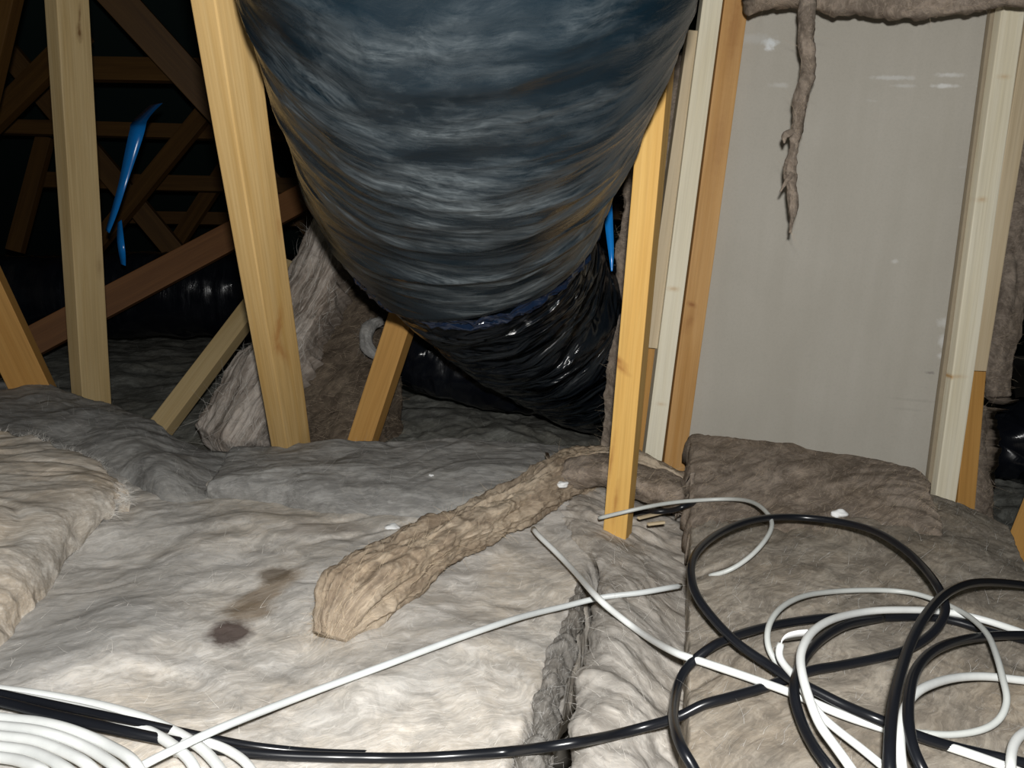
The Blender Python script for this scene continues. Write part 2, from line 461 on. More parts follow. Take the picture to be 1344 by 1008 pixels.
def frame_of(S, toward):
    du = np.gradient(S, axis=1); dv = np.gradient(S, axis=0)
    n = np.cross(du, dv)
    n /= np.linalg.norm(n, axis=2, keepdims=True) + 1e-12
    if np.sum(n * toward) < 0: n = -n
    tu = du / (np.linalg.norm(du, axis=2, keepdims=True) + 1e-12)
    return n, tu

def blanket(name, net, nu, nv, thick, mat, label, cat='insulation', group=None, seed=1, amp=0.012, amp2=0.004,
            fib=0.6, freq=7.0, round_=0.03, ragged=0.008, toward=(0, 0, 1), edges='lrtb', fibre=None, fibn=0, fiblen=(0.006, 0.03),
            fib_edge=0.0, creases=0.0, steep=0.0, dip=None, fibw=0.00016):
    net = np.array([[list(p) for p in row] for row in net], float)
    A = crom(net, nv)
    S = np.stack([crom(A[i], nu) for i in range(nv)], 0)
    n, tu = frame_of(S, np.array(toward))
    # metric distances to the four sides
    su = np.concatenate([np.zeros((nv, 1)), np.cumsum(np.linalg.norm(np.diff(S, axis=1), axis=2), 1)], 1)
    sv = np.concatenate([np.zeros((1, nu)), np.cumsum(np.linalg.norm(np.diff(S, axis=0), axis=2), 0)], 0)
    big = 9.0
    el = su if 'l' in edges else big; er = su[:, -1:] - su if 'r' in edges else big
    et = sv if 't' in edges else big; eb = sv[-1:, :] - sv if 'b' in edges else big
    e = np.minimum(np.minimum(el, er), np.minimum(et, eb)) + np.zeros_like(su)
    rag = ragged * (fbm(S * 30, 4, seed + 50) * 1.4)
    e2 = np.clip((e + rag * np.clip(e / round_, 0, 1)) / round_, 0, 1)
    drop = thick * 0.8 * (1 - np.sqrt(np.clip(1 - (1 - e2) ** 2, 0, 1)))
    ca, sa = math.cos(fib), math.sin(fib)
    Sw = S + 0.10 * np.stack([fbm(S * 3.5, 2, seed + 60), fbm(S * 3.5 + 40, 2, seed + 61), 0 * su], -1)
    if steep:
        Sw = np.stack([sv, su, 0 * su], -1) + 0.03 * fbm(S * 5, 2, seed + 60)[..., None]; ca, sa = 1.0, 0.0
    q = Sw.copy()
    q[..., 0] = (Sw[..., 0] * ca + Sw[..., 1] * sa) / 5.0
    q[..., 1] = -Sw[..., 0] * sa + Sw[..., 1] * ca
    big_n = fbm(S * freq, 4, seed)
    st = fbm(q * np.array([1, 1, 0.6]) * 26, 4, seed + 9, 0.5) * 1.3
    fine = fbm(S * 120, 3, seed + 21)
    disp = amp * big_n + amp2 * st + 0.0006 * fine
    if creases:
        c = np.abs(fbm(q * np.array([1.4, 1, 1]) * 6, 3, seed + 77)); k_ = np.clip(fbm(S * 5, 2, seed + 78) * 3 + 0.3, 0, 1)
        disp = disp - creases * np.exp(-(c / 0.05) ** 2) * k_
    if dip is not None:
        disp = disp + dip(S)
    S2 = S + n * (disp - drop)[..., None]
    # uneven torn outline
    jag = fbm(S * np.array([45, 45, 45]), 4, seed + 31) * ragged * 2.2 * np.exp(-e / (round_ * 0.8))
    side = np.zeros_like(S)
    if 'l' in edges: side -= tu * np.exp(-el / round_)[..., None]
    if 'r' in edges: side += tu * np.exp(-er / round_)[..., None]
    tv = np.gradient(S, axis=0); tv /= np.linalg.norm(tv, axis=2, keepdims=True) + 1e-12
    if 't' in edges: side -= tv * np.exp(-et / round_)[..., None]
    if 'b' in edges: side += tv * np.exp(-eb / round_)[..., None]
    S2 = S2 + side * jag[..., None]
    verts = S2.reshape(-1, 3)
    uvs = np.stack([su, sv], -1).reshape(-1, 2)
    i = np.arange(nv * nu).reshape(nv, nu)
    quads = np.stack([i[:-1, :-1], i[:-1, 1:], i[1:, 1:], i[1:, :-1]], -1).reshape(-1, 4)
    ring = np.concatenate([i[0, :], i[1:, -1], i[-1, -2::-1], i[-2:0:-1, 0]])
    k = len(ring)
    low = verts[ring] - n.reshape(-1, 3)[ring] * thick * 0.35 - np.array(toward) * 0
    base = len(verts)
    verts = np.concatenate([verts, low]); uvs = np.concatenate([uvs, uvs[ring] + 0.02])
    a = np.arange(k); b = (a + 1) % k
    sk = np.stack([ring[b], ring[a], base + a, base + b], -1)
    if np.dot(np.cross(S[0, 1] - S[0, 0], S[1, 0] - S[0, 0]), n[0, 0]) < 0:
        pass
    else:
        quads = quads
    org = np.array([verts[:, 0].mean(), verts[:, 1].mean(), verts[:, 2].min()])
    me = mesh_np(name, verts - org, np.concatenate([quads, sk]), ngon=[base + a], uvs=uvs)
    bm = bmesh.new(); bm.from_mesh(me); bmesh.ops.recalc_face_normals(bm, faces=bm.faces); bm.to_mesh(me); bm.free()
    o = link(name, me, mat, loc=Vector(org))
    tag(o, label, cat, group)
    if fibre is not None and fibn:
        n2, tu2 = frame_of(S2, np.array(toward))
        fd = np.zeros_like(S2); fd[..., 0] = ca; fd[..., 1] = sa
        if steep:
            fd = tv * 1.0
        fd = fd - n2 * np.sum(fd * n2, 2, keepdims=True)
        fd /= np.linalg.norm(fd, axis=2, keepdims=True) + 1e-9
        pts = (S2 - org).reshape(-1, 3); nn = n2.reshape(-1, 3); tt = fd.reshape(-1, 3)
        if fib_edge:
            m_ = (e.ravel() < fib_edge)
            ed = np.where(m_)[0]
            out = side.reshape(-1, 3)[ed]; out /= np.linalg.norm(out, axis=1, keepdims=True) + 1e-9
            fibres(o, pts[ed], nn[ed], out * 0.9 + tt[ed] * 0.4, fibn, fiblen[0], fiblen[1], fibre, seed=seed, width=fibw)
        else:
            fibres(o, pts, nn, tt, fibn, fiblen[0], fiblen[1], fibre, seed=seed, width=fibw)
    return o

def gnet(rows):
    return [[G(*p) for p in row] for row in rows]

def pnet(rows):
    return [[P(*p) for p in row] for row in rows]

def sweep(path, rad, nu, nv, disp=None, squash=1.0, up=(0, 0, 1), caps=True, uvscale=1.0, closed_frac=1.0):
    """tube along a spline; returns verts, quads, uvs, ngons, frames"""
    C_ = crom(path, nv); R = crom(np.asarray(rad, float).reshape(len(rad), -1), nv)
    T = np.gradient(C_, axis=0); T /= np.linalg.norm(T, axis=1, keepdims=True) + 1e-12
    A = np.zeros_like(T)
    a = np.array(up, float); a = a - T[0] * np.dot(a, T[0]); a /= np.linalg.norm(a)
    for k in range(nv):
        a = a - T[k] * np.dot(a, T[k]); a /= np.linalg.norm(a) + 1e-12
        A[k] = a
    B = np.cross(T, A)
    th = np.linspace(0, 2 * math.pi, nu, endpoint=False)
    ct, stt = np.cos(th), np.sin(th)
    Nn = A[:, None, :] * ct[None, :, None] + B[:, None, :] * stt[None, :, None]
    length = np.concatenate([[0], np.cumsum(np.linalg.norm(np.diff(C_, axis=0), axis=1))])
    r0 = R[:, :1]; r1 = R[:, -1:] * squash
    off = A[:, None, :] * (ct[None, :] * r0)[..., None] + B[:, None, :] * (stt[None, :] * r1)[..., None]
    S = C_[:, None, :] + off
    if disp is not None:
        S = S + Nn * disp(S, th[None, :] + 0 * length[:, None], length[:, None] + 0 * th[None, :])[..., None]
    i = np.arange(nv * nu).reshape(nv, nu); j = np.roll(i, -1, 1)
    quads = np.stack([i[:-1], j[:-1], j[1:], i[1:]], -1).reshape(-1, 4)
    rr = float(np.mean(r0))
    uv = np.stack([(th[None, :] + 0 * length[:, None]) * rr, length[:, None] + 0 * th[None, :]], -1).reshape(-1, 2) * uvscale
    ng = [i[0][::-1], i[-1]] if caps else None
    return S, quads, uv, ng, Nn, T

def tube_obj(name, path, rad, nu, nv, mat, parent=None, disp=None, squash=1.0, caps=True, up=(0, 0, 1)):
    S, q, uv, ng, Nn, T = sweep(path, rad, nu, nv, disp, squash, up, caps)
    v = S.reshape(-1, 3)
    if parent is None:
        org = np.array([v[:, 0].mean(), v[:, 1].mean(), v[:, 2].min()])
    else:
        org = np.array(parent.location)
    me = mesh_np(name, v - org, q, uvs=uv, ngon=ng)
    o = link(name, me, mat, parent, Vector(org) if parent is None else None)
    return o, S, Nn, T, org


# ------------------------------------------------------------------ timber
def beam(name, a, b, w, t, n, mat, label=None, cat='timber', group=None, parent=None, bev=0.002, end_mat=None):
    """squared timber from a to b: w across the face whose normal is n, t deep"""
    a, b = Vector(a), Vector(b)
    z = (b - a); L = z.length; z.normalize()
    n = Vector(n); n = (n - z * n.dot(z)).normalized()
    x = z.cross(n) * -1.0
    y = z.cross(x)
    bm = bmesh.new()
    nseg = max(1, int(L / 0.25))
    rnd = random.Random(sum(ord(ch) * (k + 1) for k, ch in enumerate(label or name)))
    rings = []
    for k in range(nseg + 1):
        s = k / nseg
        ox, oy = (rnd.uniform(-1, 1) * 0.0008, rnd.uniform(-1, 1) * 0.0008)
        rings.append([bm.verts.new((sx * w / 2 + ox, sy * t / 2 + oy, s * L)) for sx, sy in ((-1, -1), (1, -1), (1, 1), (-1, 1))])
    for k in range(nseg):
        for j in range(4):
            bm.faces.new((rings[k][j], rings[k][(j + 1) % 4], rings[k + 1][(j + 1) % 4], rings[k + 1][j]))
    bm.faces.new(rings[0][::-1]); bm.faces.new(rings[-1])
    bm.normal_update()
    ed = [e for e in bm.edges if len(e.link_faces) == 2 and e.calc_face_angle(0) > 0.8]
    bmesh.ops.bevel(bm, geom=ed, offset=bev, segments=2, affect='EDGES', profile=0.6)
    bmesh.ops.recalc_face_normals(bm, faces=bm.faces)
    me = bpy.data.meshes.new(name); bm.to_mesh(me); bm.free()
    o = link(name, me, mat)
    M3 = Matrix((x, y, z)).transposed()
    o.matrix_world = Matrix.Translation(a) @ M3.to_4x4()
    if label: tag(o, label, cat, group)
    return o

def add_knots(o, kind, spots):
    """knots at traced places: (px, py, rx, rz, slant, strength)"""
    inv = o.matrix_world.inverted(); out = []
    for px, py, rx, rz, sl, amt in spots:
        c, d = inv @ CAM, inv.to_3x3() @ ray(px, py)
        ax = Vector((d.x, d.y)); t_ = -(c.x * d.x + c.y * d.y) / ax.length_squared
        p = c + d * t_
        out.append((p.x, p.z, rx, rz, sl, amt))
    m = m_wood(kind + '_knotted', *WOOD[kind], knots=False, spots=out)
    o.data.materials.clear(); o.data.materials.append(m)

def facing(p, beta):
    """horizontal normal toward the camera at p turned beta to the right"""
    d = Vector((p.x, p.y, 0)) * -1
    d.normalize()
    return Matrix.Rotation(beta, 3, 'Z') @ d

def stud(name, bl, br, tl, tr, Yb, Yt, t, mat, label, yaw=0.0, **kw):
    """timber whose front face shows between two pixel pairs; front on planes y=Yb (foot) and y=Yt (top)"""
    b0, b1, t0, t1 = V(*bl, Yb), V(*br, Yb), V(*tl, Yt), V(*tr, Yt)
    a, b = (b0 + b1) / 2, (t0 + t1) / 2
    z = (b - a).normalized()
    x = ((b1 - b0) + (t1 - t0)); x = (x - z * x.dot(z)).normalized()
    w = 0.5 * ((b1 - b0).dot(x) + (t1 - t0).dot(x))
    n = x.cross(z)
    n = Matrix.Rotation(yaw, 3, z) @ n
    back = -n * (t / 2)
    return beam(name, a + back, b + back, w, t, n, mat, label, **kw)


# ================================================================== setting
def slab(name, corners, t, mat, kind='structure', n=None):
    c = [Vector(p) for p in corners]
    nn = (c[1] - c[0]).cross(c[3] - c[0]).normalized() if n is None else Vector(n)
    v = [tuple(p) for p in c] + [tuple(p + nn * t) for p in c]
    f = [(0, 1, 2, 3), (7, 6, 5, 4), (0, 4, 5, 1), (1, 5, 6, 2), (2, 6, 7, 3), (3, 7, 4, 0)]
    me = bpy.data.meshes.new(name)
    org = sum(c, Vector()) / 4
    me.from_pydata([tuple(Vector(p) - org) for p in v], [], f); me.update()
    bm = bmesh.new(); bm.from_mesh(me); bmesh.ops.recalc_face_normals(bm, faces=bm.faces); bm.to_mesh(me); bm.free()
    o = link(name, me, mat, loc=org)
    if kind: o['kind'] = kind
    return o

ZF = -0.42
slab('floor', [(-4, -1.5, ZF), (4, -1.5, ZF), (4, 6.5, ZF), (-4, 6.5, ZF)], -0.02, M['board_floor'])
# roof slope falling to the eaves at the back, a second slope behind the camera
slab('ceiling', [(-4, 6.0, -0.35), (4, 6.0, -0.35), (4, 1.8, 3.1), (-4, 1.8, 3.1)], 0.02, M['felt'], n=(0, 0.63, 0.77))
slab('ceiling.001', [(-4, 1.8, 3.1), (4, 1.8, 3.1), (4, -1.5, 0.9), (-4, -1.5, 0.9)], 0.02, M['felt'], n=(0, -0.55, 0.83))
slab('wall_left', [(-4, -1.5, ZF), (-4, 6.5, ZF), (-4, 6.5, 3.2), (-4, -1.5, 3.2)], 0.05, M['board_floor'], n=(-1, 0, 0))
slab('wall_right', [(4, -1.5, ZF), (4, 6.5, ZF), (4, 6.5, 3.2), (4, -1.5, 3.2)], 0.05, M['board_floor'], n=(1, 0, 0))

# plasterboard panel between the studs on the right
YL = G(880, 632, -0.03).y
YR = G(1237, 676, -0.03).y
pl_b0, pl_b1 = V(884, 700, YL + 0.035), V(1262, 760, YR + 0.035)
pl_t0, pl_t1 = V(968, -70, YL + 0.035), V(1340, -70, YR + 0.035)
pb = slab('plasterboard', [pl_b0, pl_b1, pl_t1, pl_t0], 0.0125, M['plaster'], kind=None,
          n=((pl_b1 - pl_b0).cross(pl_t0 - pl_b0).normalized() * -1))
tag(pb, 'large grey beige plasterboard sheet standing between the pale studs on the right', 'plasterboard')

# ================================================================== wool
zc = 0.0
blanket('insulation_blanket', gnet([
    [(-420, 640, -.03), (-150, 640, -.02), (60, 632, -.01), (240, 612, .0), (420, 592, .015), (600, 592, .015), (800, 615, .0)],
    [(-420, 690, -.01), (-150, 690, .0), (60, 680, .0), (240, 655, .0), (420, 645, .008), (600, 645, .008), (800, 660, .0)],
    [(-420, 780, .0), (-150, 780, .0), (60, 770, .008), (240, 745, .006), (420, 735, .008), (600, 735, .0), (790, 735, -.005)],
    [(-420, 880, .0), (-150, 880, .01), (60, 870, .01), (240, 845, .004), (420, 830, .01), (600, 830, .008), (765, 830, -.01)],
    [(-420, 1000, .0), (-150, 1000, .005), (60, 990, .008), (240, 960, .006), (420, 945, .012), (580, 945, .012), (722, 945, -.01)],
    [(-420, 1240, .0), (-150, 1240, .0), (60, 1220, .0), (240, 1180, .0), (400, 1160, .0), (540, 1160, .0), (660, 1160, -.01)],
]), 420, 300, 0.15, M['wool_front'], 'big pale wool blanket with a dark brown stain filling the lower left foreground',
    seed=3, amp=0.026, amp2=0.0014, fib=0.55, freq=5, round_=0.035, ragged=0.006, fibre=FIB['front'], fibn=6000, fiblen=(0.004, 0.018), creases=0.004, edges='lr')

blanket('insulation_blanket', gnet([
    [(290, 584, .03), (360, 580, .04), (460, 571, .055), (580, 570, .05), (700, 578, .045), (830, 590, .03)],
    [(285, 600, .03), (360, 600, .05), (460, 592, .055), (580, 590, .055), (700, 595, .05), (830, 605, .03)],
    [(258, 634, .02), (360, 625, .045), (460, 622, .05), (580, 622, .05), (700, 622, .045), (830, 628, .02)],
    [(255, 664, -.02), (360, 655, .015), (460, 665, .02), (580, 668, .02), (700, 655, .02), (830, 650, .0)],
    [(258, 692, -.07), (360, 695, -.04), (460, 705, -.04), (580, 705, -.04), (700, 690, -.04), (830, 690, -.04)],
]), 300, 150, 0.14, M['wool_grey'], 'grey wool blanket with a torn left end lying behind the long tan strip',
    seed=8, amp=0.014, amp2=0.0025, fib=0.25, freq=8, round_=0.03, ragged=0.012, fibre=FIB['grey'], fibn=2200, fiblen=(0.006, 0.03), edges='lt', creases=0.003)

# grey blanket round the left posts
blanket('insulation_blanket', gnet([
    [(-330, 470, .0), (-120, 480, .02), (0, 492, .03), (90, 512, .035), (160, 528, .03), (235, 572, .01), (330, 590, -.02)],
    [(-330, 520, .02), (-120, 525, .04), (0, 530, .04), (90, 545, .04), (160, 555, .035), (235, 592, .02), (330, 606, .0)],
    [(-330, 580, .0), (-120, 580, .02), (0, 578, .025), (90, 590, .015), (160, 600, .02), (225, 618, .03), (330, 628, .0)],
    [(-330, 660, -.06), (-120, 655, -.05), (0, 650, -.04), (90, 650, -.05), (170, 655, -.03), (235, 662, .0), (330, 662, -.02)],
    [(-330, 720, -.09), (-120, 715, -.09), (0, 710, -.09), (90, 710, -.09), (170, 710, -.08), (235, 705, -.06), (330, 705, -.06)],
]), 300, 160, 0.14, M['wool_grey'], 'dark grey wool blanket heaped around the feet of the left timbers',
    seed=13, amp=0.018, amp2=0.0025, fib=-0.5, freq=8, round_=0.04, ragged=0.01, fibre=FIB['grey'], fibn=2000, fiblen=(0.006, 0.03), edges='lrt')

# torn pale flap, far left
blanket('insulation_blanket', gnet([
    [(-420, 540, .05), (-200, 550, .06), (-80, 560, .06), (10, 568, .06), (70, 580, .058), (125, 603, .045), (160, 632, .03)],
    [(-420, 590, .06), (-200, 600, .07), (-80, 605, .07), (10, 605, .07), (70, 612, .065), (125, 628, .055), (170, 650, .03)],
    [(-420, 660, .05), (-200, 665, .06), (-80, 665, .065), (0, 662, .065), (55, 660, .06), (105, 662, .045), (158, 668, .015)],
    [(-420, 740, .04), (-200, 745, .05), (-80, 740, .055), (-20, 735, .055), (30, 728, .045), (72, 718, .025), (116, 702, -.004)],
    [(-420, 820, .03), (-200, 825, .035), (-90, 820, .04), (-40, 812, .035), (0, 800, .028), (40, 780, .012), (80, 752, -.012)],
    [(-420, 930, -.01), (-200, 930, -.01), (-110, 915, -.01), (-70, 900, -.01), (-30, 885, -.012), (10, 855, -.015), (50, 808, -.02)],
]), 280, 260, 0.05, M['wool_flap'], 'pale tan flap of wool with a ragged torn end at the far left',
    seed=21, amp=0.010, amp2=0.006, fib=0.8, freq=8, round_=0.012, ragged=0.030, fibre=FIB['white'], fibn=7000, fiblen=(0.004, 0.02), fib_edge=0.02, edges='rt', creases=0.006)

# middle right blanket beside the seam
def seam_dip(S):
    return 0 * S[..., 0]
blanket('insulation_blanket', gnet([
    [(700, 640, .0), (760, 628, .02), (820, 632, .02), (880, 640, .0), (940, 660, -.03)],
    [(720, 690, .0), (770, 680, .015), (820, 690, .005), (880, 700, -.012), (940, 710, -.03)],
    [(774, 760, -.022), (800, 750, .008), (840, 755, .008), (890, 760, -.012), (950, 765, -.03)],
    [(761, 830, -.026), (795, 825, .008), (830, 830, .012), (885, 835, -.012), (950, 840, -.03)],
    [(734, 940, -.024), (774, 930, .008), (820, 935, .015), (885, 940, -.01), (950, 940, -.03)],
    [(700, 1160, -.024), (755, 1150, .01), (800, 1150, .01), (880, 1150, .0), (950, 1150, -.03)],
]), 170, 300, 0.14, M['wool_mid'], 'grey brown wool blanket between the dark seam and the right hand batt',
    seed=33, amp=0.012, amp2=0.006, fib=-0.7, freq=11, round_=0.035, ragged=0.014, fibre=FIB['front'], fibn=2500, fiblen=(0.004, 0.022), creases=0.008, edges='lt')

# dark crumpled lip standing along the seam
def lump(seed, amp, f=30, st=(1, 1)):
    return lambda S, th, l: amp * fbm(S * f, 4, seed) + amp * 0.6 * ridged(np.stack([np.cos(th) * 3, np.sin(th) * 3, l * 12], -1), 3, seed + 4)
def wool_roll(name, pts, rad, nu, nv, mat, label, seed, amp, fibre, fibn, squash=1.0, f=30, group=None, fl=(0.006, 0.03)):
    o, S, Nn, T, org = tube_obj(name, np.array([list(p) for p in pts]), rad, nu, nv, mat, disp=lump(seed, amp, f), squash=squash)
    tag(o, label, 'insulation', group)
    Tt = np.repeat(T[:, None, :], S.shape[1], 1)
    fibres(o, (S - org).reshape(-1, 3), Nn.reshape(-1, 3), Tt.reshape(-1, 3), fibn, fl[0], fl[1], fibre, seed=seed, lift=0.25, spread=0.4)
    return o
M['wool_seam'] = m_wool('wool_seam', (0.30, 0.285, 0.265), (0.15, 0.14, 0.125), (0.25, 0.21, 0.17), rotz=1.2, tan_amt=0.4, stretch=5, fine=60)
blanket('insulation_scrap', gnet([
    [(757, 748, -.012), (764, 750, -.006), (770, 752, -.016)],
    [(740, 800, -.008), (756, 802, .0), (768, 804, -.022)],
    [(720, 850, -.006), (738, 852, .004), (757, 854, -.022)],
    [(702, 905, -.006), (722, 907, .006), (743, 909, -.022)],
    [(686, 965, -.006), (708, 967, .006), (732, 969, -.022)],
    [(668, 1030, -.006), (694, 1032, .006), (720, 1034, -.022)],
    [(640, 1150, -.006), (670, 1152, .004), (700, 1154, -.02)],
]), 70, 300, 0.04, M['wool_seam'], 'dark crumpled wool lip running along the seam in the foreground',
    seed=5, amp=0.012, amp2=0.005, fib=1.2, freq=24, round_=0.006, ragged=0.008, fibre=FIB['grey'], fibn=1500, fiblen=(0.003, 0.012), edges='lr')

# right hand batt
blanket('insulation_batt', gnet([
    [(899, 612, .045), (960, 618, .05), (1060, 628, .05), (1160, 640, .05), (1250, 655, .045), (1330, 690, .03)],
    [(900, 650, .05), (960, 652, .055), (1060, 662, .055), (1160, 675, .055), (1262, 692, .05), (1360, 750, .03)],
    [(899, 720, .05), (970, 722, .06), (1080, 730, .06), (1180, 740, .06), (1310, 752, .05), (1450, 800, .03)],
    [(896, 800, .05), (980, 800, .06), (1090, 805, .06), (1220, 815, .06), (1360, 825, .05), (1560, 870, .03)],
    [(893, 900, .05), (980, 900, .055), (1110, 905, .06), (1260, 915, .055), (1420, 925, .05), (1640, 960, .03)],
    [(888, 1180, .05), (980, 1180, .055), (1120, 1180, .055), (1280, 1180, .055), (1450, 1180, .05), (1700, 1200, .03)],
]), 330, 330, 0.14, M['wool_right'], 'grey brown wool batt under the tangled cables at lower right',
    seed=41, amp=0.009, amp2=0.003, fib=0.75, freq=7, round_=0.010, ragged=0.003, fibre=FIB['grey'], fibn=4000, fiblen=(0.004, 0.02), edges='lrt', creases=0.004)
blanket('insulation_scrap', gnet([
    [(902, 568, .10), (960, 572, .105), (1040, 582, .105), (1120, 596, .105), (1190, 610, .10), (1224, 634, .085)],
    [(901, 598, .088), (960, 604, .092), (1040, 612, .092), (1120, 624, .092), (1190, 636, .09), (1230, 655, .078)],
    [(901, 640, .066), (960, 645, .07), (1040, 652, .072), (1120, 662, .072), (1190, 670, .07), (1238, 676, .062)],
    [(901, 700, .044), (960, 704, .046), (1040, 710, .048), (1120, 716, .048), (1190, 720, .046), (1245, 722, .04)],
]), 220, 90, 0.05, M['wool_brown'], 'brown fuzzy wool offcut lying against the foot of the plasterboard',
    seed=47, amp=0.006, amp2=0.006, fib=0.3, freq=12, round_=0.010, ragged=0.007, fibre=FIB['brown'], fibn=3000, fiblen=(0.004, 0.018), edges='lrt')

# low blankets further back
blanket('insulation_blanket', gnet([
    [(420, 470, -.14), (560, 480, -.14), (680, 490, -.14), (800, 500, -.14), (960, 520, -.14)],
    [(430, 520, -.10), (560, 512, -.08), (680, 525, -.09), (800, 545, -.12), (960, 560, -.14)],
    [(430, 560, -.06), (550, 545, -.03), (680, 555, -.04), (800, 570, -.08), (960, 590, -.10)],
    [(440, 600, -.08), (550, 595, -.05), (680, 600, -.05), (800, 610, -.08), (960, 620, -.10)],
    [(450, 650, -.12), (550, 650, -.12), (680, 650, -.12), (800, 650, -.12), (960, 650, -.12)],
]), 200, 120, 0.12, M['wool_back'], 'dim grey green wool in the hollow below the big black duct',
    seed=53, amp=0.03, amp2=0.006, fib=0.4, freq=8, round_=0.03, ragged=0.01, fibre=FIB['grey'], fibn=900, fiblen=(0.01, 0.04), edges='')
blanket('insulation_blanket', gnet([
    [(-250, 425, -.12), (0, 432, -.12), (150, 440, -.10), (250, 442, -.10), (400, 450, -.10), (560, 462, -.12)],
    [(-250, 445, -.10), (0, 452, -.10), (150, 458, -.08), (250, 460, -.08), (400, 470, -.08), (560, 485, -.12)],
    [(-250, 490, -.10), (0, 498, -.10), (150, 505, -.09), (250, 510, -.09), (400, 520, -.09), (560, 530, -.12)],
    [(-250, 560, -.12), (0, 565, -.12), (150, 570, -.11), (250, 580, -.11), (400, 580, -.11), (560, 585, -.14)],
    [(-250, 640, -.16), (0, 640, -.16), (150, 640, -.16), (250, 650, -.16), (400, 650, -.16), (560, 650, -.18)],
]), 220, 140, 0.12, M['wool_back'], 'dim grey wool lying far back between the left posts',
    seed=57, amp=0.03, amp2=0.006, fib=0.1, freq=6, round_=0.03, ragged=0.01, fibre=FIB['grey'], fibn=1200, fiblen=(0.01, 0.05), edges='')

# leaning batts behind the middle post
fr = P(400, 400, 1.9)
blanket('insulation_batt', pnet([
    [(405, 262, 2.02), (420, 262, 2.0), (438, 268, 1.98), (462, 285, 1.97)],
    [(374, 345, 1.98), (395, 345, 1.94), (425, 350, 1.91), (452, 356, 1.91)],
    [(325, 430, 1.95), (352, 435, 1.90), (385, 438, 1.87), (420, 440, 1.87)],
    [(280, 500, 1.92), (310, 510, 1.86), (345, 516, 1.83), (380, 520, 1.83)],
    [(243, 562, 1.88), (272, 584, 1.81), (308, 590, 1.79), (345, 585, 1.80)],
]), 110, 240, 0.13, M['wool_lean'], 'striped pinkish grey wool batt leaning behind the tallest left post',
    seed=61, amp=0.016, amp2=0.014, fib=0.9, freq=9, round_=0.03, ragged=0.012, toward=(-0.2, -1, 0.3), fibre=FIB['front'], fibn=1600, fiblen=(0.01, 0.05), steep=1, edges='lrtb', fibw=0.0003)
blanket('insulation_batt', pnet([
    [(400, 282, 2.10), (440, 290, 2.08), (480, 340, 2.06), (520, 400, 2.10)],
    [(388, 370, 2.06), (430, 380, 2.02), (475, 405, 2.01), (530, 450, 2.08)],
    [(365, 450, 2.00), (420, 460, 1.95), (480, 480, 1.95), (540, 510, 2.03)],
    [(345, 520, 1.94), (410, 535, 1.90), (475, 545, 1.90), (545, 560, 2.0)],
    [(335, 595, 1.92), (400, 610, 1.86), (470, 610, 1.88), (540, 610, 1.97)],
]), 160, 220, 0.15, M['wool_dark'], 'dark brown wool batt slumped behind the tallest left post under the duct',
    seed=67, amp=0.03, amp2=0.010, fib=0.6, freq=9, round_=0.04, ragged=0.012, toward=(0, -1, 0.3), fibre=FIB['brown'], fibn=1600, fiblen=(0.01, 0.05), edges='lrt')
wool_roll('insulation_scrap', [P(500, 420, 1.90), P(486, 428, 1.88), P(480, 446, 1.87), P(488, 462, 1.87), P(505, 470, 1.88)],
          [.010, .014, .015, .013, .008], 28, 80, M['wool_grey'], 'pale curled wool tuft beside the short brace under the duct', 71, 0.006, FIB['grey'], 200)

# batts standing behind the near post
for k, (rows, lab, sd) in enumerate([
    ([[(838, 60, 1.62), (880, 60, 1.60), (925, 60, 1.60)], [(822, 190, 1.63), (865, 190, 1.60), (905, 190, 1.60)],
      [(806, 300, 1.64), (840, 300, 1.61), (868, 300, 1.61)], [(797, 402, 1.66), (826, 402, 1.63), (846, 402, 1.63)]],
     'brown wool batt edge standing behind the near post, upper of two', 81),
    ([[(796, 407, 1.64), (822, 407, 1.62), (842, 407, 1.62)], [(790, 480, 1.66), (814, 480, 1.63), (832, 480, 1.63)],
      [(784, 560, 1.67), (806, 560, 1.64), (824, 560, 1.64)], [(780, 640, 1.68), (800, 640, 1.65), (820, 640, 1.65)]],
     'brown wool batt edge standing behind the near post, lower of two', 82)]):
    blanket('insulation_batt', pnet(rows), 60, 200, 0.09, M['wool_brown'], lab, seed=sd, amp=0.010, amp2=0.008, fib=1.4, freq=14,
            round_=0.012, ragged=0.008, toward=(0, -1, 0), fibre=FIB['brown'], fibn=500, fiblen=(0.008, 0.03), edges='lrtb')
# wool packed at the far right beyond the studs
for k, (rows, lab, sd) in enumerate([
    ([[(1318, -20, 1.60), (1365, -20, 1.58), (1420, -20, 1.6)], [(1310, 200, 1.61), (1355, 200, 1.59), (1400, 200, 1.6)],
      [(1292, 400, 1.64), (1322, 400, 1.61), (1352, 400, 1.62)], [(1284, 530, 1.68), (1305, 528, 1.65), (1330, 525, 1.66)]],
     'brown wool batt hanging beside the right hand studs, upper of two', 91),
    ([[(1270, 532, 1.66), (1285, 530, 1.64), (1303, 528, 1.66)], [(1266, 600, 1.66), (1284, 600, 1.63), (1302, 600, 1.65)],
      [(1262, 660, 1.64), (1284, 660, 1.61), (1303, 660, 1.63)], [(1258, 740, 1.62), (1284, 740, 1.59), (1306, 740, 1.61)]],
     'grey brown wool batt standing beside the right hand studs, lower of two', 92)]):
    blanket('insulation_batt', pnet(rows), 60, 200, 0.08, M['wool_brown'], lab, seed=sd, amp=0.010, amp2=0.008, fib=1.4, freq=14,
            round_=0.012, ragged=0.008, toward=(0, -1, 0), fibre=FIB['brown'], fibn=500, fiblen=(0.008, 0.03), edges='lrtb')
